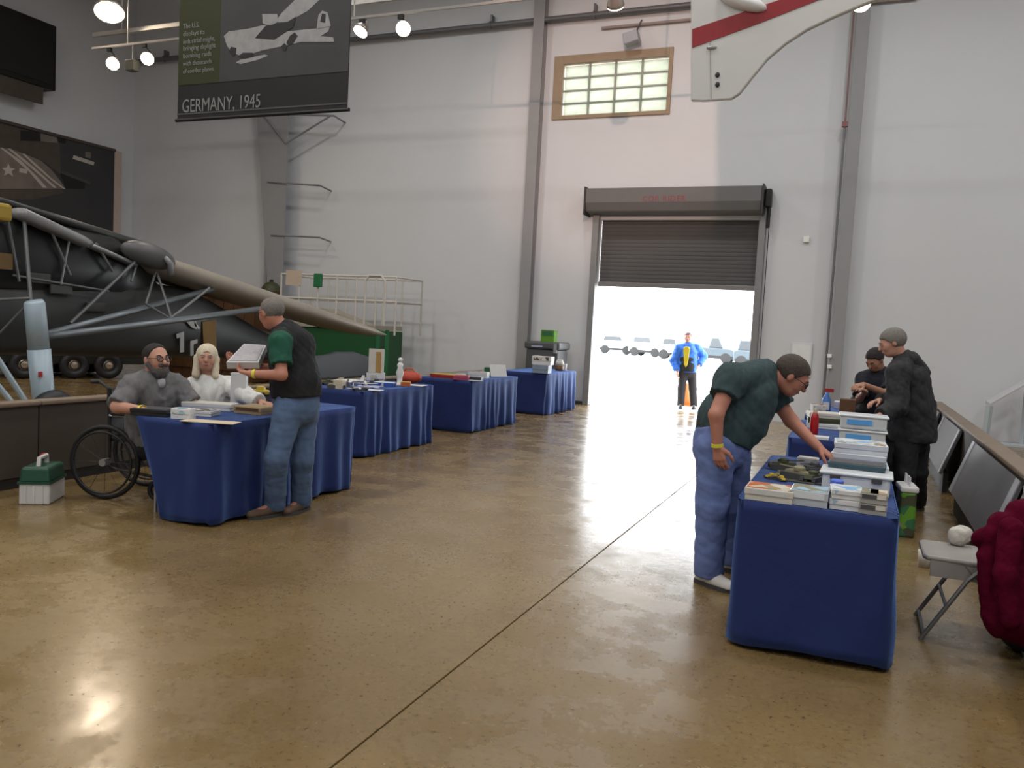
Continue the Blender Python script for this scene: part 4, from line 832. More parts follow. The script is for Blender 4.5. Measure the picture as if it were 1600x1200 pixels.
# wheelchair
wc0 = pz(163, 780, 0)
fwd = np.array([math.cos(.28), math.sin(.28), 0]); lft = np.array([-fwd[1], fwd[0], 0])
wcg = wc0+lft*.29
wch = thing('wheelchair', 'black wheelchair with large spoked wheels carrying the bearded man', 'wheelchair', wcg, math.atan2(fwd[1], fwd[0]))
mtyre = M('tyre_black', (.010, .010, .011), .6)
for s_ in (-1, 1):
    w = MB().torus((0, s_*.29, .305), (0, 1, 0), .285, .02, 40, 8).build('wheel', mtyre, wch, smooth=True, world=False)
    MB().torus((0, s_*.33, .305), (0, 1, 0), .25, .009, 36, 6).build('push_rim', mat_dark, w, smooth=True, world=False)
    MB().lathe([(.03, -.04), (.03, .04)], (0, s_*.29, .305), (0, 1, 0), 12).build('hub', mat_steel, w, world=False)
    for k in range(12):
        t_ = 2*math.pi*k/12; MB().tube((0, s_*.29, .305), (.275*math.cos(t_), s_*.29, .305+.275*math.sin(t_)), .002, n=4).build('spoke', mat_dark, w, world=False)
    c_ = MB().torus((.42, s_*.22, .09), (0, 1, 0), .07, .02, 20, 6).build('caster', mtyre, wch, smooth=True, world=False)
    MB().path([(-.1, s_*.23, .95), (-.02, s_*.23, .9), (-.0, s_*.23, .5), (0, s_*.23, .25), (.38, s_*.22, .2), (.42, s_*.22, .12)], .013, 8).build('frame_tube', mat_dark, wch, world=False)
    MB().path([(0, s_*.24, .68), (.32, s_*.24, .68), (.36, s_*.24, .6), (.36, s_*.23, .3)], .012, 8).build('armrest_tube', mat_steel, wch, world=False)
    MB().boxc((.16, s_*.24, .70), (.28, .06, .03)).build('armrest', mat_dark, wch, bev=.01, world=False)
    MB().path([(.38, s_*.2, .25), (.55, s_*.16, .12)], .012, 6).build('footrest_tube', mat_steel, wch, world=False)
    MB().boxc((.60, s_*.13, .10), (.14, .14, .015)).build('footplate', mat_dark, wch, world=False)
    MB().tube((-.1, s_*.23, .95), (-.17, s_*.23, .945), .017, n=8).build('push_handle', mat_dark, wch, world=False)
MB().boxc((.2, 0, .48), (.42, .42, .03)).build('seat', mat_dark, wch, bev=.01, world=False)
MB().boxc((-.02, 0, .70), (.02, .42, .40)).build('backrest', mat_dark, wch, bev=.008, world=False)

# folding chair with maroon jacket at right
ch = thing('folding_chair', 'beige metal folding chair at the right edge beside the table', 'chair', (.66, 5.10, 0), 0)
mch = M('chair_beige', (.30, .28, .26), .45); mcht = M('chair_tube', (.28, .28, .28), .35, .6)
MB().prism([(.42, -.2), (.84, -.215), (.88, -.18), (.88, .18), (.84, .215), (.42, .2), (.40, .16), (.40, -.16)], (0, 5.10, .43), (1, 0, 0), (0, 1, 0), .03).build('seat', mch, ch, bev=.012)
MB().box((.44, 4.90, .35), (.86, 4.915, .435)).build('seat_apron', mch, ch)
MB().box((.44, 5.285, .35), (.86, 5.30, .435)).build('seat_apron', mch, ch)
for s_ in (-1, 1):
    y = 5.10+s_*.215
    MB().path([(.42, y, 0), (.62, y, .36), (.86, y, .62), (.94, y, .86)], .012, 8).build('leg', mcht, ch)
    y = 5.10+s_*.19; MB().path([(.92, y, 0), (.72, y, .30), (.60, y, .43)], .012, 8).build('leg', mcht, ch)
for p, q in (((.435, 4.885, .03), (.435, 5.315, .03)), ((.53, 4.885, .2), (.53, 5.315, .2)), ((.905, 4.91, .03), (.905, 5.29, .03))): MB().tube(p, q, .010, n=8).build('stretcher', mcht, ch)
MB().prism([(-.215, .66), (.215, .66), (.21, .84), (.15, .87), (-.15, .87), (-.21, .84)], (.90, 5.10, 0), (0, 1, 0), (0, 0, 1), .02).build('backrest', mch, ch, bev=.01)

# ================================================================== SOFT FORMS (implicit surfaces meshed on a grid)
class Field:
    def __init__(s, lo, hi, res):
        s.lo = np.asarray(lo, float); s.res = res; s.n = np.ceil((np.asarray(hi)-s.lo)/res).astype(int)+2
        s.F = np.full(s.n, .5); s.ax = [s.lo[i]+res*np.arange(s.n[i]) for i in range(3)]
    def add(s, prim, k=.02, sub=False):
        fn, lo, hi = prim; m = k+3*s.res
        i0 = np.clip(np.floor((lo-m-s.lo)/s.res).astype(int), 0, s.n-1); i1 = np.clip(np.ceil((hi+m-s.lo)/s.res).astype(int)+1, 1, s.n)
        if (i1 <= i0).any(): return
        sl_ = tuple(slice(a, b) for a, b in zip(i0, i1))
        Pg = np.stack(np.meshgrid(*[s.ax[i][sl_[i]] for i in range(3)], indexing='ij'), -1)
        d = fn(Pg); f = s.F[sl_]
        if sub:
            d = -d; h = np.clip(.5-.5*(d-f)/-k if False else .5+.5*(d-f)/k, 0, 1); s.F[sl_] = f*(1-h)+d*h+k*h*(1-h)
        else:
            h = np.clip(.5+.5*(f-d)/k, 0, 1); s.F[sl_] = f*(1-h)+d*h-k*h*(1-h)
    def grid(s): return np.stack(np.meshgrid(*s.ax, indexing='ij'), -1)
    def cut(s, p, n):
        p = np.asarray(p, float); n = unit(n)
        g = (s.ax[0][:, None, None]-p[0])*n[0]+(s.ax[1][None, :, None]-p[1])*n[1]+(s.ax[2][None, None, :]-p[2])*n[2]
        s.F = np.maximum(s.F, g)
    def cut_local(s, p, n, rad):
        """like cut, but only near p"""
        p = np.asarray(p, float); n = unit(n)
        i0 = np.clip(((p-rad-s.lo)/s.res).astype(int), 0, s.n-1); i1 = np.clip(((p+rad-s.lo)/s.res).astype(int)+1, 1, s.n)
        sl_ = tuple(slice(a, b) for a, b in zip(i0, i1)); A = [s.ax[i][sl_[i]] for i in range(3)]
        g = (A[0][:, None, None]-p[0])*n[0]+(A[1][None, :, None]-p[1])*n[1]+(A[2][None, None, :]-p[2])*n[2]
        s.F[sl_] = np.maximum(s.F[sl_], g)
    def wrinkle(s, amp, freq, seed, stretch=(1, 1, .5)):
        rg = np.random.default_rng(seed); w = np.zeros(s.n)
        near = np.abs(s.F) < .03
        idx = np.argwhere(near); p = s.lo+idx*s.res; v = np.zeros(len(idx))
        for oc, (fm, am) in enumerate(((1, 1), (2.3, .55))):
            for _ in range(6):
                d = rg.normal(size=3)*np.array(stretch); d = d/np.linalg.norm(d)*freq*fm*rg.uniform(.6, 1.5); w_ = np.sin(p@d+rg.uniform(0, 6.28)+1.8*np.sin(p@(rg.normal(size=3)*freq*.25)+rg.uniform(0, 6.28)))
                v += am*(1-2*np.abs(w_)**.7)*.9
        s.F[near] += amp*v/3
    def mesh(s):
        F_ = s.F.copy(); F_[[0, -1]] = .5; F_[:, [0, -1]] = .5; F_[:, :, [0, -1]] = .5
        S_ = F_ < 0; c = sum(S_[a:a+s.n[0]-1, b:b+s.n[1]-1, d:d+s.n[2]-1].astype(np.int8) for a in (0, 1) for b in (0, 1) for d in (0, 1))
        act = (c > 0) & (c < 8); idx = np.argwhere(act); num = np.full(act.shape, -1, int); num[act] = np.arange(len(idx))
        acc = np.zeros((len(idx), 3)); cnt = np.zeros(len(idx)); co = [(a, b, d) for a in (0, 1) for b in (0, 1) for d in (0, 1)]
        val = {q: F_[idx[:, 0]+q[0], idx[:, 1]+q[1], idx[:, 2]+q[2]] for q in co}
        for q in co:
            for ax_ in range(3):
                if q[ax_] == 0:
                    r = list(q); r[ax_] = 1; r = tuple(r); a, b = val[q], val[r]; m = (a < 0) != (b < 0)
                    t = np.where(m, a/np.where(m, a-b, 1), 0); pt = np.array(q, float)[None]+np.zeros((len(idx), 3)); pt[:, ax_] += t
                    acc[m] += pt[m]; cnt[m] += 1
        V = s.lo+(idx+acc/cnt[:, None])*s.res; Q = []
        for ax_ in range(3):
            o = [0, 0, 0]; o[ax_] = 1
            a = S_[tuple(slice(0, s.n[i]-o[i]) for i in range(3))]; b = S_[tuple(slice(o[i], s.n[i]) for i in range(3))]
            e = np.argwhere(a != b); e = e[(e > 0).all(1) | ((e > 0).sum(1) == 2) & (e[:, ax_] == 0)]
            u_, v_ = (ax_+1) % 3, (ax_+2) % 3
            du = np.zeros(3, int); du[u_] = 1; dv = np.zeros(3, int); dv[v_] = 1
            ok = (e[:, u_] > 0) & (e[:, v_] > 0) & (e < np.array(act.shape)).all(1); e = e[ok]
            g = lambda k: num[k[:, 0], k[:, 1], k[:, 2]]
            q4 = np.stack([g(e-du-dv), g(e-dv), g(e), g(e-du)], 1); fl_ = ~S_[e[:, 0], e[:, 1], e[:, 2]]
            q4[fl_] = q4[fl_][:, ::-1]; Q.append(q4[(q4 >= 0).all(1)])
        return V, np.concatenate(Q)
def cap(a, b, ra, rb=None, flat=None, k=1.0):
    """round cone from a to b; flat/k squeezes it along one direction"""
    a, b = np.asarray(a, float), np.asarray(b, float); rb = ra if rb is None else rb; n = None if flat is None else unit(flat)
    ab = b-a; L2_ = max(1e-9, ab@ab)
    def fn(Pg):
        q = Pg-a; d_ = ab
        if n is not None:
            q = q+(q@n)[..., None]*n*(1/k-1); d2 = ab+n*(ab@n)*(1/k-1)
        else: d2 = ab
        t = np.clip((q@d2)/max(1e-9, d2@d2), 0, 1); e = q-t[..., None]*d2
        return (np.sqrt((e*e).sum(-1))-(ra+(rb-ra)*t))*(min(1, k) if n is not None else 1)
    r = max(ra, rb)*max(1, k); return fn, np.minimum(a, b)-r, np.maximum(a, b)+r
def elp(c, rad, ax_=None):
    c = np.asarray(c, float); ax_ = np.eye(3) if ax_ is None else np.array(ax_, float); rad = np.asarray(rad, float)
    def fn(Pg):
        q = (Pg-c)@ax_.T; k0 = np.sqrt(((q/rad)**2).sum(-1)); k1 = np.sqrt(((q/rad**2)**2).sum(-1)); return k0*(k0-1)/np.maximum(k1, 1e-6)
    r = rad.max(); return fn, c-r, c+r
def clip(prim, p, n):
    p = np.asarray(p, float); n = unit(n); f0 = prim[0]
    return (lambda Pg: np.maximum(f0(Pg), (Pg-p)@n)), prim[1], prim[2]
def sleeve(a, b, r0, r1, at):
    """sleeve of a garment from a towards b, ending in a straight cuff at the given share of the way"""
    a, b = np.asarray(a, float), np.asarray(b, float); return clip(cap(a, b, r0, r1), a+(b-a)*at, b-a)
def bounds(prims, m=.03): return np.min([p[1] for p in prims], 0)-m, np.max([p[2] for p in prims], 0)+m
def np_mesh(name, V, Q, mat, parent, label=None):
    V = local(parent, V); me = bpy.data.meshes.new(name); me.from_pydata(V.tolist(), [], Q.tolist()); me.update()
    o = link(name, me, mat, parent, smooth=True)
    if label: o['label'] = label
    return o
def soft(name, prims, mat, parent, res=.012, k=.03, cuts=(), lcuts=(), wr=None, subs=(), label=None):
    f = Field(*bounds(prims), res)
    for p in prims: f.add(p, k)
    for p in subs: f.add(p, .008, True)
    if wr: f.wrinkle(*wr)
    for p, n in cuts: f.cut(p, n)
    for p, n, r in lcuts: f.cut_local(p, n, r)
    V, Q = f.mesh(); return np_mesh(name, V, Q, mat, parent, label)

# maroon jacket over the folding chair, tissue, bag
jk = thing('maroon_jacket', 'maroon jacket draped over the folding chair at the right edge', 'jacket', (.85, 4.9, .15))
soft('jacket_cloth', [cap(P(1600, 806, 4.15), P(1588, 972, 4.08), .08, .095), cap(P(1566, 820, 4.15), P(1562, 975, 4.08), .062, .062), cap(P(1530, 842, 4.2), P(1550, 838, 4.15), .034, .055), cap(P(1546, 870, 4.14), P(1552, 962, 4.1), .052, .050), cap(P(1640, 800, 4.15), P(1625, 985, 4.05), .09, .11)],
     M('maroon_fabric', (.075, .0025, .015), .9, bump=.2, bscale=60, spec=.05), jk, .010, .022, wr=(.006, 34, 3, (1, 1, .15)), cuts=[((1.03, 0, 0), (1, 0, 0))])
soft('jacket_sleeve', [cap(P(1580, 826, 4.03), P(1572, 900, 3.98), .05, .046), cap(P(1572, 900, 3.98), P(1578, 968, 3.97), .046, .042)], _mats['maroon_fabric'], jk, .009, .03, wr=(.006, 40, 21))
bb = thing('black_bag', 'black bag on the floor under the maroon jacket', 'bag', pz(1600, 1020, 0))
a = pz(1600, 1022, 0); soft('bag_body', [elp(a+np.array([.05, .05, .07]), (.16, .13, .08))], cm('black'), bb, .014, cuts=[((0, 0, .003), (0, 0, -1))])
MB().path([a+np.array([-.06, 0, .11]), a+np.array([-.03, -.02, .19]), a+np.array([.05, -.02, .19]), a+np.array([.08, 0, .12])], .01, 6).build('handle', cm('black'), bb)
a = pz(1495, 852, .46); ts = thing('tissue', 'crumpled white tissue standing on the beige chair seat', 'tissue', a)
soft('tissue_sheet', [elp(a+np.array([0, 0, .05]), (.045, .04, .055)), elp(a+np.array([.03, 0, .07]), (.04, .03, .04))], cm('offw'), ts, .006, .02, wr=(.005, 70, 5), cuts=[((0, 0, .462), (0, 0, -1))])
a = pz(1444, 886, 0); ts = thing('paper_cup', 'small white paper cup on the floor behind the beige chair', 'cup', a)
MB().lathe([(.035, 0), (.05, .12), (.046, .12), (.03, .008)], a, n=16).build('cup_body', cm('offw'), ts, smooth=True)

# ================================================================== PEOPLE
def head_prims(c, f, u, sc):
    f = unit(f); u = unit(np.asarray(u, float)-f*(f@np.asarray(u, float))); r = np.cross(f, u); A = np.array([r, f, u])
    L = lambda x, y, z: c+sc*(r*x+f*y+u*z); E_ = lambda p, rad: elp(L(*p), np.array(rad)*sc, A)
    pr = [(E_((0, -.012, .028), (.076, .097, .088)), .03), (E_((0, .028, -.02), (.061, .070, .088)), .03), (E_((0, .040, -.078), (.046, .048, .036)), .03),
          (cap(L(0, .096, .012), L(0, .113, -.026), .009*sc, .014*sc), .012), (cap(L(-.034, .086, .024), L(.034, .086, .024), .012*sc), .014), (cap(L(-.020, .090, -.058), L(.020, .090, -.058), .009*sc), .010),
          (cap(L(-.045, .060, -.012), L(-.040, .066, -.03), .022*sc), .02), (cap(L(.045, .060, -.012), L(.040, .066, -.03), .022*sc), .02),
          (elp(L(.078, -.004, -.004), np.array((.011, .020, .032))*sc, A), .008), (elp(L(-.078, -.004, -.004), np.array((.011, .020, .032))*sc, A), .008)]
    sb = [elp(L(s_*.031, .104, .007), np.array((.017, .014, .010))*sc, A) for s_ in (-1, 1)]
    return pr, sb, L, A
def hair_prim(L, A, sc, rad, c, line):
    """skull cap kept above a hairline height that depends on how far forward the point is"""
    base = elp(L(*c), np.array(rad)*sc, A); o = L(0, 0, 0); xs, ys = zip(*line)
    def fn(Pg):
        q = (Pg-o)@A.T/sc; return np.maximum(base[0](Pg), (np.interp(q[..., 1], xs, ys)-q[..., 2])*sc*.8)
    return fn, base[1], base[2]
SHORT = [(-.12, -.075), (-.05, -.07), (-.015, -.035), (.012, .0), (.03, .02), (.055, .06), (.09, .075), (.12, .085)]
RECEDE = [(-.12, -.075), (-.05, -.07), (-.015, -.04), (.01, -.01), (.03, .04), (.045, .085), (.07, .12), (.12, .2)]
def hand_prims(w, d, n, t, curl, sc=1.0, spread=.3):
    """w wrist, d towards the fingers, n where the palm faces, t towards the thumb side"""
    d = unit(d); n = unit(np.asarray(n, float)-d*(d@np.asarray(n, float))); t_ = np.cross(d, n); t_ = t_ if t_@np.asarray(t, float) > 0 else -t_
    out = []
    for i, (off, ln) in enumerate(((.030, .072), (.010, .080), (-.010, .074), (-.029, .058))):
        kn = w+sc*(d*(.085-.004*abs(i-1))+t_*off); out.append((cap(w+sc*(d*.012+t_*off*.55), kn, .0165*sc, .0125*sc), .012))
        p = kn; a = .15
        for j, fr in enumerate((.46, .30, .24)):
            a += curl*(1.0+.08*i)*(.55 if j == 0 else .8); q = p+sc*ln*fr*(unit(d+t_*off*spread*6)*math.cos(a)+n*math.sin(a))
            out.append((cap(p, q, (.0105-.001*j)*sc, (.0098-.001*j)*sc), .004)); p = q
    p0 = w+sc*(d*.022+t_*.028); p1 = p0+sc*.042*unit(d*.7+t_*.7+n*.35); p2 = p1+sc*.034*unit(d*.9+t_*.25+n*(.3+curl*.4)); p3 = p2+sc*.026*unit(d*.8+n*(.3+curl*.6))
    out += [(cap(p0, p1, .016*sc, .013*sc), .010), (cap(p1, p2, .0125*sc, .011*sc), .004), (cap(p2, p3, .011*sc, .009*sc), .004)]
    return out
mskin = M('skin', (.46, .235, .165), .55, var=.06, scale=20); mskin2 = M('skin_tan', (.34, .17, .11), .55, var=.06, scale=20); mskin3 = M('skin_ruddy', (.44, .19, .13), .55, var=.08, scale=20)
meye = M('eye_white', (.33, .28, .25), .4); miris = M('iris_dark', (.02, .015, .012), .2); mlip = M('lip', (.30, .10, .085), .5)
def person(label, J, skin, base, res=.009, hres=.0048, hs=1.0, tr=(.15, .14, .15), tflat=(.75, .8, .8), arm=1.0, leg=1.0, detail=True, hands=True, neck=.056):
    """body as one continuous mesh; returns the root and the helpers the clothes use"""
    root = thing('person', label, 'person', base)
    tf = unit(J['tf']); pr = []; add = lambda p, k=.03: pr.append((p, k))
    hp, sb, L, A = head_prims(J['hc'], J['hf'], J.get('hu', (0, 0, 1)), hs); pr += hp
    add(cap(J['nb'], L(0, -.022, -.055), neck*1.08, neck), .03)
    add(cap(J['chest'], J['waist'], tr[0], tr[1], tf, tflat[0])); add(cap(J['waist'], J['pelvis'], tr[1], tr[2], tf, tflat[1]))
    for s_ in 'lr':
        S_, E2, W_ = J['s'+s_], J['e'+s_], J['w'+s_]
        add(cap(J['nb']+(S_-J['nb'])*.15, S_, .062, .058)); add(cap(S_, J['chest'], .06, .1, tf, .8))
        add(cap(S_, E2, .053*arm, .042*arm)); add(cap(E2, W_, .042*arm, .028*arm), .02)
        hj, kn, an, to = J['h'+s_], J['k'+s_], J['a'+s_], J['t'+s_]
        add(cap(J['pelvis'], hj, .10, .085)); add(cap(hj, kn, .088*leg, .058*leg)); add(cap(kn, an, .058*leg, .038*leg)); add(cap(an, to, .038, .03), .02)
    f = Field(*bounds([p for p, _ in pr]), res)
    for p, k in pr: f.add(p, k)
    for p in sb: f.add(p, .01, True)
    V, Q = f.mesh()
    if hands:
        for s_ in 'lr':
            if 'hand'+s_ in J:
                hd, hn, ht, cu = J['hand'+s_]; W_, E2 = J['w'+s_], J['e'+s_]; q = hand_prims(W_, hd, hn, ht, cu)
                q.append((cap(W_-unit(W_-E2)*.03, W_+unit(hd)*.01, .029*arm, .024), .012))
                f = Field(*bounds([p for p, _ in q], .02), hres)
                for p, k in q: f.add(p, k)
                V2, Q2 = f.mesh(); Q = np.concatenate([Q, Q2+len(V)]); V = np.concatenate([V, V2])
    np_mesh('body', V, Q, skin, root)
    if detail:
        for s_ in (-1, 1):
            e = MB().ell(L(s_*.031, .086, .007), .0115*hs, 10, 8).build('eye', meye, root, smooth=True)
            MB().ell(L(s_*.031, .0955, .007), .0045*hs, 8, 6).build('iris', miris, e, smooth=True)
        MB().path([L(-.021, .094, -.057), L(0, .101, -.058), L(.021, .094, -.057)], [.003, .005, .003], 6).build('lips', mlip, root, smooth=True)
    return root, L, A
def brows(root, L, mat):
    for s_ in (-1, 1): MB().path([L(s_*.016, .099, .027), L(s_*.032, .097, .032), L(s_*.048, .086, .027)], [.004, .005, .003], 6).build('eyebrow', mat, root, smooth=True)
def glasses(root, L, mat, hs=1.0):
    g = MB()
    for s_ in (-1, 1): g.path([L(s_*.032+.023*math.cos(t), .108, .005+.017*math.sin(t)) for t in np.linspace(0, 2*math.pi, 14, endpoint=False)], .0028*hs, 5, closed=True)
    for s_ in (-1, 1): g.path([L(s_*.055, .106, .010), L(s_*.078, .06, .012), L(s_*.084, -.01, .008)], .0028*hs, 5)
    g.path([L(-.009, .110, .008), L(.009, .110, .008)], .0028*hs, 5)
    return g.build('glasses', mat, root)
def shoe(root, an, to, mat, sole, w=.046):
    d = unit((to-an)*np.array([1, 1, 0])); heel = np.array([an[0], an[1], 0])-d*.055; toe = np.array([to[0], to[1], 0])
    soft('shoe', [cap(heel+np.array([0, 0, .045]), heel+d*.1+np.array([0, 0, .06]), .043, .048), cap(heel+d*.1+np.array([0, 0, .05]), toe+np.array([0, 0, .034]), w, w*.78), cap(heel+d*.03+np.array([0, 0, .06]), an+np.array([0, 0, .02]), .045, .05)], mat, root, .008, .02, cuts=[((0, 0, .022), (0, 0, -1))])
    MB().loft([[heel+d*x+np.cross((0, 0, 1), d)*yy+np.array([0, 0, z]) for x, yy in ((-.045, -.02), (-.02, -.042), (.12, -.05), (L_-.02, -.042), (L_+.025, -.015), (L_+.025, .015), (L_-.02, .042), (.12, .05), (-.02, .042), (-.045, .02))] for z in (.0, .026) for L_ in (np.linalg.norm(toe-heel),)]).build('shoe_sole', sole, root)
def band(root, w, e, mat, r=.034, at=.03, name='wristband'):
    d = unit(w-e); MB().lathe([(r, -.011), (r, .011), (r-.004, .011), (r-.004, -.011)], w-d*at, d, 18).build(name, mat, root, smooth=False)
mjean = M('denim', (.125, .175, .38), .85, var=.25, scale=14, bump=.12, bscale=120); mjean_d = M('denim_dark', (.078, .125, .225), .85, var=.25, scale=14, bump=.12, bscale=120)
mblk = M('black_fabric', (.0095, .0095, .011), .85, bump=.1, bscale=80); mtee = M('dark_green_cotton', (.030, .055, .060), .85, bump=.1, bscale=90); mtee2 = M('green_cotton', (.008, .075, .045), .85, bump=.1, bscale=90)
mgshirt = M('grey_shirt', (.135, .132, .135), .85, bump=.1, bscale=70); mwshirt = M('white_blouse', (.60, .60, .58), .8, bump=.1, bscale=60); mhair_b = M('hair_brown', (.055, .040, .032), .7, var=.5, scale=60, bump=.5, bscale=150)
mhair_d = M('hair_dark', (.016, .011, .010), .7, var=.4, scale=60, bump=.5, bscale=150); mhair_g = M('hair_grey', (.17, .155, .14), .75, var=.45, scale=60, bump=.5, bscale=150); mhair_w = M('hair_blonde', (.62, .54, .40), .7, var=.25, scale=50, bump=.5, bscale=150); mbeard = M('beard_grey', (.085, .08, .078), .85, var=.4, scale=70, bump=.6, bscale=150)
myel = M('wristband_yellow', (.65, .60, .06), .5); mwhsh = M('sneaker_white', (.58, .56, .52), .6); msole = M('sole_dark', (.05, .048, .045), .7); mbrsh = M('shoe_brown', (.10, .06, .038), .7)
UP = np.array([0, 0, .08])

# ---- man in black vest standing at the left table
d = 6.32
J = dict(tf=(-.97, .22, 0), hc=P(424, 489, d), hf=(-.93, .18, -.28), hu=(-.3, 0, .95), nb=P(446, 519, d+.02), chest=P(456, 551, d+.03), waist=P(462, 598, d+.03), pelvis=P(464, 628, d+.03),
         sl=P(438, 535, d-.17), sr=P(452, 531, d+.2), el=P(440, 586, d-.24), er=P(424, 578, d+.14), wl=P(392, 584, d-.2), wr=P(380, 568, d+.12),
         hl=P(450, 640, d-.07), hr=P(476, 640, d+.12), kl=P(432, 717, d-.12), kr=P(472, 716, d+.12), al=pz(429, 806)+UP, ar=pz(470, 799)+UP, tl=pz(392, 812)+np.array([0, 0, .035]), tr=pz(448, 806)+np.array([0, 0, .035]))
J['handl'] = (P(358, 576, d-.12)-J['wl'], (0.1, .1, 1), (.1, .5, .3), .55); J['handr'] = (P(352, 560, d+.1)-J['wr'], (0, -.3, 1), (0, -.6, .2), .55)
r_, L, A = person('man in black vest, green tee and jeans holding a white box at the left table', J, mskin3, (J['al']+J['ar'])/2*np.array([1, 1, 0]), tr=(.15, .15, .15), tflat=(.95, .95, .9))
soft('shirt', [cap(J['chest'], J['waist'], .14, .14, J['tf'], .95)]+[sleeve(J['s'+q], J['e'+q], .078, .072, .66) for q in 'lr']+[cap(J['nb'], J['s'+q], .075, .08) for q in 'lr'], mtee2, r_, .010, .03, wr=(.006, 30, 1))
soft('vest', [cap(J['chest']+(J['nb']-J['chest'])*.35, J['waist'], .155, .178, J['tf'], 1.0), cap(J['waist'], J['pelvis'], .178, .182, J['tf'], 1.0), cap(J['nb'], P(463, 540, d+.08), .082, .14)]+[cap(J['nb']+(J['s'+q]-J['nb'])*.1, J['nb']+(J['s'+q]-J['nb'])*.78, .082, .085) for q in 'lr'], mblk, r_, .010, .04, wr=(.007, 24, 2), cuts=[(P(462, 621, d), (.1, 0, -1))], subs=[cap(J['nb']+(J['sl']-J['nb'])*1.35, P(430, 570, d-.22), .07, .06)])
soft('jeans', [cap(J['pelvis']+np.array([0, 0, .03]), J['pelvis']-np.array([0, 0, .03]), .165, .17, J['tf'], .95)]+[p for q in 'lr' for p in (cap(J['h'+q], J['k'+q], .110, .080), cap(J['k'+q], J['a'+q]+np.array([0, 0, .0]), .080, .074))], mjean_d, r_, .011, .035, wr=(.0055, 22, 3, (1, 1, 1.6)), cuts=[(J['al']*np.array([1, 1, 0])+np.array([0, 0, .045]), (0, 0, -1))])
soft('hair', [hair_prim(L, A, 1.0, (.083, .105, .088), (0, -.016, .026), [(-.12, -.075), (-.06, -.07), (-.015, -.03), (.0, .0), (.012, .04), (.03, .09), (.06, .12), (.12, .2)])], mhair_g, r_, .006, .01, wr=(.0018, 120, 8))
glasses(r_, L, mat_dark); brows(r_, L, mhair_g)
for q in 'lr': shoe(r_, J['a'+q], J['t'+q], mbrsh, msole)
band(r_, J['wl'], J['el'], myel)
# box held by him
a = P(386, 557, d-.02); hb = thing('held_kit_box', 'open white kit box held up by the man in the black vest', 'box', a)
c_ = [P(353, 566, d-.16), P(404, 566, d-.16), P(416, 539, d+.14), P(381, 537, d+.14)]
nrm = unit(np.cross(c_[1]-c_[0], c_[3]-c_[0])); nrm = nrm if nrm[2] > 0 else -nrm
def slab(q, n, th): return MB().add([p for p in q]+[p-n*th for p in q], [(0, 1, 2, 3), (7, 6, 5, 4), (0, 4, 5, 1), (1, 5, 6, 2), (2, 6, 7, 3), (3, 7, 4, 0)])
slab(c_, nrm, .055).build('tray', M('kit_box_grey_white', (.50, .50, .50), .6), hb, bev=.003)
cc = sum(c_)/4; slab([cc+(p-cc)*.86+nrm*.004 for p in c_], nrm, .003).build('parts_sheet', M('parts_lavender', (.36, .34, .36), .6, var=.3, scale=40), hb)

# ---- bearded man in the wheelchair
d = 6.62; dn = np.array([0, 0, -1.0])
J = dict(tf=(.9, -.25, 0), hc=P(244, 562, d), hf=(.93, -.22, .06), hu=(-.05, 0, 1), nb=P(238, 596, d+.03), chest=P(236, 622, d+.05), waist=P(240, 662, d+.12), pelvis=P(244, 694, d+.14), sr=P(207, 606, d-.13), sl=P(274, 604, d+.2), er=P(183, 636, d-.28), el=P(300, 632, d+.2), wr=P(222, 641, d-.42), wl=P(318, 644, d+.1),
         hr=P(232, 700, d+.06), hl=P(256, 698, d+.22))
for q in 'lr': J['k'+q] = J['h'+q]+unit(np.array([.96, .28, 0]))*.40; J['a'+q] = J['k'+q]+np.array([.06, .02, -.38]); J['t'+q] = J['a'+q]+np.array([.15, .04, -.04])
J['handr'] = (P(252, 642, d-.45)-J['wr'], (0, 0, -1), (.2, .8, 0), .25); J['handl'] = (P(340, 648, d)-J['wl'], (0, 0, -1), (-.2, -.8, 0), .25)
r_, L, A = person('bearded man with glasses and grey shirt seated in the wheelchair', J, mskin, wcg, hs=1.1, tr=(.17, .17, .16), tflat=(.8, .9, .9), arm=1.15, leg=1.1, neck=.065)
soft('shirt', [cap(J['chest'], J['waist'], .19, .20, J['tf'], .85), cap(J['waist'], J['pelvis'], .20, .18, J['tf'], .9)]+[sleeve(J['s'+q], J['e'+q], .084, .080, .9) for q in 'lr']+[cap(J['nb']+np.array([0, 0, .01]), J['s'+q]+np.array([0, 0, .01]), .085, .080) for q in 'lr'], mgshirt, r_, .010, .04, wr=(.010, 24, 4), subs=[elp(L(0, .10, -.21), (.05, .06, .10))])
soft('undershirt', [elp(L(0, .058, -.165), (.036, .03, .05))], M('undershirt_grey', (.40, .40, .42), .8), r_, .010, .02)
soft('trousers', [p for q in 'lr' for p in (cap(J['h'+q], J['k'+q], .115, .09), cap(J['k'+q], J['a'+q], .09, .07))], mblk, r_, .014, .03)
for q in 'lr': soft('shoe', [cap(J['a'+q]-np.array([.03, 0, .02]), J['t'+q], .05, .042)], mat_dark, r_, .012, .02)
soft('hair', [hair_prim(L, A, 1.1, (.081, .103, .091), (0, -.016, .029), [(-.12, -.085), (-.05, -.075), (-.02, -.04), (.0, -.005), (.02, .02), (.035, .05), (.05, .085), (.07, .115), (.12, .2)])], mhair_d, r_, .006, .01, wr=(.0018, 120, 9))
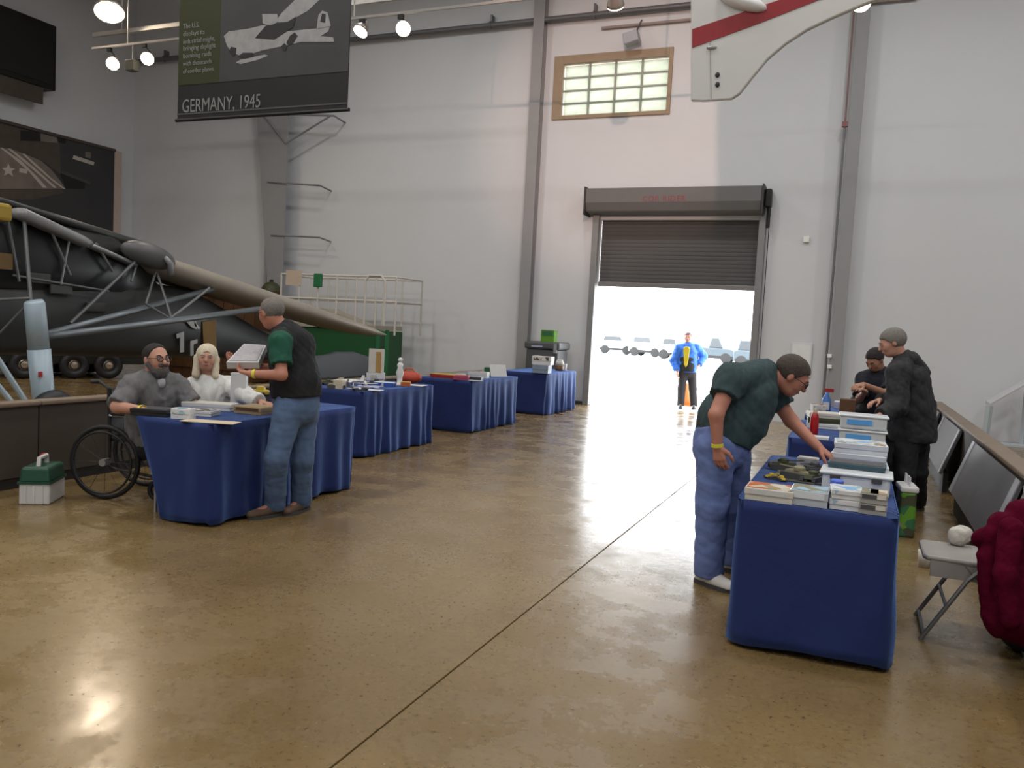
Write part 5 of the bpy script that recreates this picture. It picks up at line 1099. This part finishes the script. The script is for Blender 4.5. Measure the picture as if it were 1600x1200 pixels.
soft('beard', [elp(L(0, .046, -.088), np.array((.056, .058, .048))*1.1, A), elp(L(0, .052, -.112), np.array((.042, .042, .034))*1.1, A), cap(L(-.068, .01, -.03), L(-.05, .05, -.085), .02), cap(L(.068, .01, -.03), L(.05, .05, -.085), .02), cap(L(-.03, .096, -.043), L(.03, .096, -.043), .011)], mbeard, r_, .006, .015, wr=(.0018, 110, 6), subs=[cap(L(-.02, .115, -.06), L(.02, .115, -.06), .010)])
glasses(r_, L, mat_dark, 1.2); brows(r_, L, mhair_d); band(r_, J['wr'], J['er'], myel, .04, .0)

# ---- blonde woman
d = 7.2
J = dict(tf=(.72, -.66, 0), hc=P(323, 560, d), hf=(.66, -.74, .08), hu=(0, .05, 1), nb=P(325, 597, d+.03), chest=P(328, 620, d+.05), waist=P(330, 655, d+.06), pelvis=P(331, 684, d+.06), sr=P(299, 603, d+.02), sl=P(354, 602, d+.1), er=P(296, 638, d-.06), el=P(382, 618, d-.12), wr=P(318, 645, d-.25), wl=P(408, 629, d-.3),
         hr=P(316, 688, d), hl=P(346, 688, d+.05))
for q in 'lr': J['k'+q] = J['h'+q]+unit(np.array([.8, -.5, 0]))*.40; J['a'+q] = J['k'+q]+np.array([.03, 0, -.33]); J['t'+q] = J['a'+q]+np.array([.12, -.05, -.03])
J['handr'] = (P(338, 647, d-.3)-J['wr'], (0, 0, -1), (.3, .7, 0), .3); J['handl'] = (P(428, 633, d-.36)-J['wl'], (0, 0, -1), (-.3, -.7, 0), .35)
sb_ = J['pelvis']*np.array([1, 1, 0]); r_, L, A = person('blonde woman in a white top seated beside the bearded man', J, mskin, sb_, tr=(.145, .145, .16), tflat=(.75, .85, .85), arm=.95)
soft('blouse', [cap(J['chest'], J['waist'], .16, .165, J['tf'], .85), cap(J['waist'], J['pelvis'], .165, .18, J['tf'], .9)]+[cap(J['nb'], J['nb']+(J['s'+q]-J['nb'])*.8, .066, .066) for q in 'lr']+[cap(J['sl'], J['el'], .072, .066), sleeve(J['el'], J['wl'], .062, .056, .88)], mwshirt, r_, .010, .04, wr=(.009, 28, 5), subs=[elp(L(0, .09, -.17), (.045, .06, .07))])
soft('skirt', [p for q in 'lr' for p in (cap(J['h'+q], J['k'+q], .115, .09), cap(J['k'+q], J['a'+q], .08, .07))], mblk, r_, .016, .05)
def lh(Pg, L=L, A=A):
    q = (Pg-L(0, 0, 0))@A.T; d0 = elp(L(0, -.016, .030), (.090, .110, .100), A)[0](Pg)
    side = np.minimum(cap(L(-.072, .0, -.0), L(-.080, .03, -.15), .034, .030)[0](Pg), cap(L(.072, .0, -.0), L(.080, .03, -.15), .034, .030)[0](Pg)); back = cap(L(0, -.05, 0), L(0, -.07, -.14), .075, .065)[0](Pg)
    d0 = np.minimum(np.minimum(d0, side), back); face = elp(L(0, .10, -.032), (.052, .075, .092), A)[0](Pg); return np.maximum(d0, -face)
soft('hair', [(lh, L(0, 0, -.04)-.22, L(0, 0, -.04)+.22)], mhair_w, r_, .0065, .01, wr=(.0022, 90, 11, (1, 1, .3)))
brows(r_, L, mhair_w)
st_ = thing('folding_chair', 'dark stool under the blonde woman behind the left table', 'chair', sb_)
zc_ = J['pelvis'][2]-.17
MB().boxc(sb_+np.array([0, 0, zc_]), (.4, .4, .03), rz=-.7).build('seat', mat_dark, st_, bev=.01)
for x, y in ((-.16, -.16), (.16, -.16), (.16, .16), (-.16, .16)): MB().tube(sb_+np.array([x, y, 0]), sb_+np.array([x, y, zc_]), .012).build('leg', mat_steel, st_)

# ---- man outside the door
d = 17.75
J = dict(tf=(.05, -1, 0), hc=P(1075, 527.5, d), hf=(.12, -1, 0), nb=P(1075, 540, d), chest=P(1075, 552, d), waist=P(1074, 567, d), pelvis=P(1074, 577, d), sr=P(1061, 544, d), sl=P(1089, 544, d), er=P(1052, 564, d+.05), el=P(1100, 557, d+.1), wr=P(1058, 580, d-.05), wl=P(1092, 571, d-.05), hr=P(1067.5, 582, d), hl=P(1080.5, 582, d), kr=P(1065, 607, d-.02), kl=P(1082.5, 607, d-.02))
J['ar'] = P(1063.5, 633, d); J['al'] = P(1084, 633, d)
for q in 'lr': J['a'+q][2] = .08; J['t'+q] = J['a'+q]+np.array([.03, -.16, -.045])
J['handr'] = (np.array([.1, -.1, -1]), (1, 0, 0), (0, -1, 0), .4); J['handl'] = (np.array([-.3, -.2, -.8]), (-1, 0, 0), (0, -1, 0), .4)
r_, L, A = person('man in blue and black jacket with yellow lanyard standing in the open doorway', J, mskin, (J['al']+J['ar'])/2*np.array([1, 1, 0]), res=.012, hres=.006, tr=(.16, .16, .16))
mblj = M('jacket_blue', (.02, .12, .50), .6)
soft('jacket', [cap(J['chest'], J['waist'], .19, .19, J['tf'], .8), cap(J['waist'], J['pelvis'], .19, .185, J['tf'], .8)]+[p for q in 'lr' for p in (cap(J['nb'], J['s'+q], .08, .09), cap(J['s'+q], J['e'+q], .085, .075), sleeve(J['e'+q], J['w'+q], .072, .06, .9))], mblj, r_, .014, .03, wr=(.008, 25, 6), cuts=[(J['pelvis']-np.array([0, 0, .06]), (0, 0, -1))])
soft('jacket_panel', [cap(J['waist']+np.array([0, -.03, .05]), J['pelvis']+np.array([0, -.03, 0]), .178, .178, J['tf'], .82)], mblk, r_, .014, .03, cuts=[(J['pelvis']-np.array([0, 0, .05]), (0, 0, -1)), (J['waist']+np.array([0, 0, .14]), (0, 0, 1))], label='black lower panel of the jacket')
soft('trousers', [cap(J['pelvis'], J['pelvis']-np.array([0, 0, .05]), .165, .165, J['tf'], .8)]+[p for q in 'lr' for p in (cap(J['h'+q], J['k'+q], .105, .085), cap(J['k'+q], J['a'+q], .085, .08))], M('trousers_dark', (.022, .019, .021), .85), r_, .014, .03, cuts=[((0, 0, .05), (0, 0, -1))])
MB().prism([(-.07, .40), (-.035, .44), (.035, .44), (.07, .40), (.035, .06), (.0, .0), (-.035, .06)], J['pelvis']+np.array([.0, -.19, .05]), (1, 0, 0), (0, -.06, 1), .025).build('lanyard', M('lanyard_yellow', (.55, .42, .02), .6), r_, bev=.008)
soft('hair', [hair_prim(L, A, 1.0, (.084, .105, .092), (0, -.015, .030), SHORT)], mhair_b, r_, .010, .01)
MB().path([L(-.07, .06, .07), L(-.03, .15, .06), L(.03, .15, .06), L(.07, .06, .07)], .01, 6).build('cap_brim', M('cap_red', (.25, .04, .04), .6), r_)
for q in 'lr': shoe(r_, J['a'+q], J['t'+q], mat_dark, msole)

# ---- man bending over the right table
d = 5.2
J = dict(tf=(.86, .0, -.50), hc=P(1237, 587, d+.02), hf=(.80, .10, -.58), hu=(.58, 0, .81), nb=P(1192, 583, d+.03), chest=P(1166, 617, d+.03), waist=P(1141, 655, d+.03), pelvis=P(1126, 688, d+.03), sr=P(1142, 594, d-.16), sl=P(1198, 602, d+.2), er=P(1119, 648, d-.24), el=P(1236, 657, d+.16), wr=P(1121, 697, d-.22), wl=P(1279, 699, d+.0),
         hr=P(1118, 702, d-.06), hl=P(1143, 702, d+.14), kr=P(1113, 790, d-.04), kl=P(1146, 788, d+.2), ar=pz(1106, 914)+UP, al=pz(1142, 893)+UP, tr=pz(1140, 926)+np.array([0, 0, .035]), tl=pz(1172, 900)+np.array([0, 0, .035]))
J['handr'] = (P(1124, 716, d-.22)-J['wr'], (.3, .9, 0), (.9, -.3, .1), .30); J['handl'] = (P(1304, 717, d-.05)-J['wl'], (.1, 0, -1), (-.3, -.9, 0), .35)
r_, L, A = person('man in dark green tee and jeans bending over the right front table', J, mskin3, (J['al']+J['ar'])/2*np.array([1, 1, 0]), hs=1.04, tr=(.145, .15, .135), tflat=(.9, .95, .9), arm=1.08)
bel = P(1165, 660, d+.02)
soft('tshirt', [cap(J['nb']+(J['chest']-J['nb'])*.55, J['chest'], .125, .175, J['tf'], .95), cap(J['chest'], J['waist'], .175, .185, J['tf'], 1.0), cap(J['waist'], P(1133, 680, d+.03), .185, .178, J['tf'], 1.0), cap(J['chest']+.03*unit(J['tf']), bel, .15, .135)]+[p for q in 'lr' for p in (cap(J['nb'], J['s'+q], .075, .088), sleeve(J['s'+q], J['e'+q], .088, .076, .45 if q == 'r' else .6))], mtee, r_, .009, .045, wr=(.008, 24, 7), cuts=[(P(1136, 690, d), P(1120, 700, d)-P(1140, 650, d))])
soft('jeans', [cap(J['pelvis']+np.array([.005, 0, .05]), J['pelvis']-np.array([0, 0, .04]), .168, .172, (1, 0, 0), .98)]+[p for q in 'lr' for p in (cap(J['h'+q], J['k'+q], .118, .096), cap(J['k'+q], J['a'+q], .096, .086))], mjean, r_, .010, .035, wr=(.0055, 22, 8, (1, 1, 1.6)), cuts=[((0, 0, .055), (0, 0, -1)), (P(1128, 660, d), (-.3, 0, 1))])
MB().lathe([(.174, -.018), (.174, .018), (.168, .018), (.168, -.018)], P(1131, 669, d+.03), (.25, 0, 1), 36).build('belt', M('belt_brown', (.07, .03, .025), .5), r_, smooth=True)
soft('hair', [hair_prim(L, A, 1.04, (.085, .108, .094), (0, -.016, .030), SHORT)], mhair_b, r_, .006, .01, wr=(.0018, 120, 12))
glasses(r_, L, mat_dark); brows(r_, L, mhair_b); band(r_, J['wr'], J['er'], myel, .036, .005)
for q in 'lr': shoe(r_, J['a'+q], J['t'+q], mwhsh, msole, .05)

# ---- grey-haired person in black hooded jacket
d = 7.62
J = dict(tf=(-.97, -.2, 0), hc=P(1394, 536, d), hf=(-.90, -.12, -.36), hu=(-.35, 0, .93), nb=P(1413, 565, d), chest=P(1420, 596, d), waist=P(1425, 640, d), pelvis=P(1425, 672, d), sl=P(1403, 584, d-.18), sr=P(1427, 578, d+.18), el=P(1402, 636, d-.28), er=P(1404, 630, d+.2), wl=P(1374, 650, d-.36), wr=P(1374, 626, d+.12),
         hl=P(1418, 680, d-.07), hr=P(1432, 678, d+.1), kl=P(1412, 742, d-.09), kr=P(1432, 738, d+.1), al=pz(1409, 806)+UP, ar=pz(1431, 797)+UP, tl=pz(1388, 808)+np.array([0, 0, .035]), tr=pz(1414, 799)+np.array([0, 0, .035]))
J['handl'] = (P(1356, 658, d-.40)-J['wl'], (0, .3, -1), (-.2, .8, .2), .4); J['handr'] = (P(1356, 630, d+.08)-J['wr'], (0, -.3, -1), (-.2, -.8, .2), .4)
r_, L, A = person('grey-haired person in a black hooded jacket standing behind the right tables', J, mskin, (J['al']+J['ar'])/2*np.array([1, 1, 0]), hs=1.06, tr=(.15, .16, .16), tflat=(.85, .9, .9))
soft('hooded_jacket', [cap(J['chest'], J['waist'], .18, .19, J['tf'], .92), cap(J['waist'], J['pelvis']-np.array([0, 0, .04]), .19, .205, J['tf'], .98)]+[p for q in 'lr' for p in (cap(J['nb'], J['s'+q], .085, .09), cap(J['s'+q], J['e'+q], .088, .08), sleeve(J['e'+q], J['w'+q], .075, .062, .9))], M('jacket_black', (.016, .016, .018), .8, bump=.1, bscale=60), r_, .011, .04, wr=(.010, 24, 9), cuts=[(P(1425, 690, d), (.05, 0, -1))])
soft('trousers', [cap(J['pelvis'], J['pelvis']-np.array([0, 0, .05]), .165, .165, J['tf'], .9)]+[p for q in 'lr' for p in (cap(J['h'+q], J['k'+q], .108, .085), cap(J['k'+q], J['a'+q], .085, .075))], mblk, r_, .013, .03, wr=(.008, 24, 10), cuts=[((0, 0, .05), (0, 0, -1))])
soft('hood', [cap(P(1424, 562, d-.06), P(1442, 584, d-.02), .062, .055), cap(P(1424, 560, d+.08), P(1443, 583, d+.06), .062, .055)], _mats['jacket_black'], r_, .010, .04, wr=(.006, 40, 19))
soft('hair', [hair_prim(L, A, 1.06, (.089, .112, .100), (0, -.018, .032), [(-.13, -.10), (-.05, -.09), (-.01, -.05), (.012, -.01), (.03, .02), (.06, .055), (.09, .065), (.12, .075)])], mhair_g, r_, .0075, .01, wr=(.0018, 110, 13))
brows(r_, L, mhair_g)
for q in 'lr': shoe(r_, J['a'+q], J['t'+q], mat_dark, msole)

# ---- dark-haired person leaning behind
d = 8.85
J = dict(tf=(-.6, -.75, -.25), hc=P(1367, 562, d-.1), hf=(-.45, -.62, -.62), hu=(-.35, -.5, .75), nb=P(1374, 583, d), chest=P(1374, 605, d+.03), waist=P(1378, 645, d+.06), pelvis=P(1379, 672, d+.1), sr=P(1351, 594, d+.02), sl=P(1394, 594, d-.02), er=P(1343, 622, d-.08), el=P(1384, 615, d-.25), wr=P(1352, 612, d-.35), wl=P(1349, 601, d-.33), hr=P(1372, 680, d+.12), hl=P(1387, 680, d+.08), kr=P(1370, 722, d+.1), kl=P(1387, 722, d+.06), ar=pz(1370, 768)+UP, al=pz(1387, 766)+UP)
for q in 'lr': J['t'+q] = J['a'+q]+np.array([-.1, -.12, -.045])
J['handl'] = (P(1336, 603, d-.36)-J['wl'], (0, .3, -1), (-.2, -.5, .5), .4); J['handr'] = (P(1342, 606, d-.4)-J['wr'], (0, .3, -1), (.4, .5, .5), .4)
r_, L, A = person('dark-haired person in dark top looking down behind the grey-haired one', J, mskin2, (J['al']+J['ar'])/2*np.array([1, 1, 0]), res=.010, hres=.0055, tr=(.15, .15, .15))
soft('top', [cap(J['chest'], J['waist'], .175, .175, J['tf'], .85), cap(J['waist'], J['pelvis'], .175, .175, J['tf'], .9)]+[p for q in 'lr' for p in (cap(J['nb'], J['s'+q], .075, .085), sleeve(J['s'+q], J['e'+q], .082, .07, .85))], M('top_navy', (.010, .011, .020), .8), r_, .012, .04, wr=(.008, 24, 14))
soft('trousers', [cap(J['pelvis'], J['pelvis']-np.array([0, 0, .05]), .165, .165, (0, 1, 0), .85)]+[p for q in 'lr' for p in (cap(J['h'+q], J['k'+q], .105, .085), cap(J['k'+q], J['a'+q], .085, .075))], mblk, r_, .014, .03, cuts=[((0, 0, .05), (0, 0, -1))])
soft('hair', [hair_prim(L, A, 1.0, (.085, .107, .094), (0, -.015, .030), SHORT)], mhair_d, r_, .0075, .01, wr=(.0018, 120, 15))
brows(r_, L, mhair_d)
for q in 'lr': shoe(r_, J['a'+q], J['t'+q], mat_dark, msole)

# ================================================================== OUTSIDE
a = P(1071, 632, 18.6); cn_ = thing('traffic_cone', 'orange traffic cone behind the man in the doorway', 'cone', (a[0], a[1], -.01))
cz = np.array([a[0], a[1], -.01])
MB().lathe([(.14, .03), (.035, .50), (.02, .51)], cz, n=20).build('cone_body', M('cone_orange', (.60, .13, .02), .5), cn_, smooth=True)
MB().boxc(cz+np.array([0, 0, .015]), (.34, .34, .03)).build('base', M('cone_orange_base', (.55, .12, .02), .5), cn_, bev=.01)
def car(label, u, v, L_, W_, h, mat, rz=0.0, pickup=False):
    a = pz(u, v, -.01); t = thing('parked_car', label, 'car', a, rz, 'cars parked far outside the door')
    MB().prism([(-L_/2, .30), (-L_/2, .85), (-L_*.42, .95), (L_*.40, .9), (L_/2, .75), (L_/2, .30)], (0, W_/2, 0), (1, 0, 0), (0, 0, 1), W_).build('body', mat, t, bev=.06, world=False)
    MB().boxc((0, 0, .36), (L_*.92, W_*1.01, .18)).build('chassis', mtyre, t, world=False)
    cabx = (-.05, .25) if pickup else (-.42, .22)
    MB().prism([(L_*cabx[0], .9), (L_*(cabx[0]+.06), h), (L_*(cabx[1]-.1), h), (L_*cabx[1], .9)], (0, W_*.43, 0), (1, 0, 0), (0, 0, 1), W_*.86).build('cabin', mat, t, bev=.05, world=False)
    MB().prism([(L_*(cabx[0]+.05), .97), (L_*(cabx[0]+.08), h-.08), (L_*(cabx[1]-.11), h-.08), (L_*(cabx[1]-.05), .97)], (0, W_*.435, 0), (1, 0, 0), (0, 0, 1), W_*.87).build('side_window', M('car_glass', (.05, .055, .06), .2), t, world=False)
    for x in (-L_*.31, L_*.31):
        for y in (-W_/2+.08, W_/2-.08): MB().lathe([(.12, -.11), (.31, -.1), (.32, 0), (.31, .1), (.12, .11)], (x, y, .32), (0, 1, 0), 18).build('wheel', mtyre, t, world=False)
mcw = M('car_white', (.75, .75, .75), .4); mcb = M('car_blue_grey', (.045, .062, .075), .4)
car('small white car farthest left outside the door', 962, 553, 2.5, 1.5, 1.35, mcw, .25)
car('small white car second from left outside the door', 1012, 557, 2.4, 1.5, 1.4, mcw, -.1)
car('small white car just left of the man in the doorway', 1050, 561, 1.6, 1.5, 1.4, mcw, .1)
car('blue-grey pickup right of the man in the doorway', 1112, 566, 3.1, 1.8, 1.55, mcb, 0, True)
car('pale blue-grey car at the right edge of the doorway', 1178, 574, 2.3, 1.6, 1.5, mcb, .1)
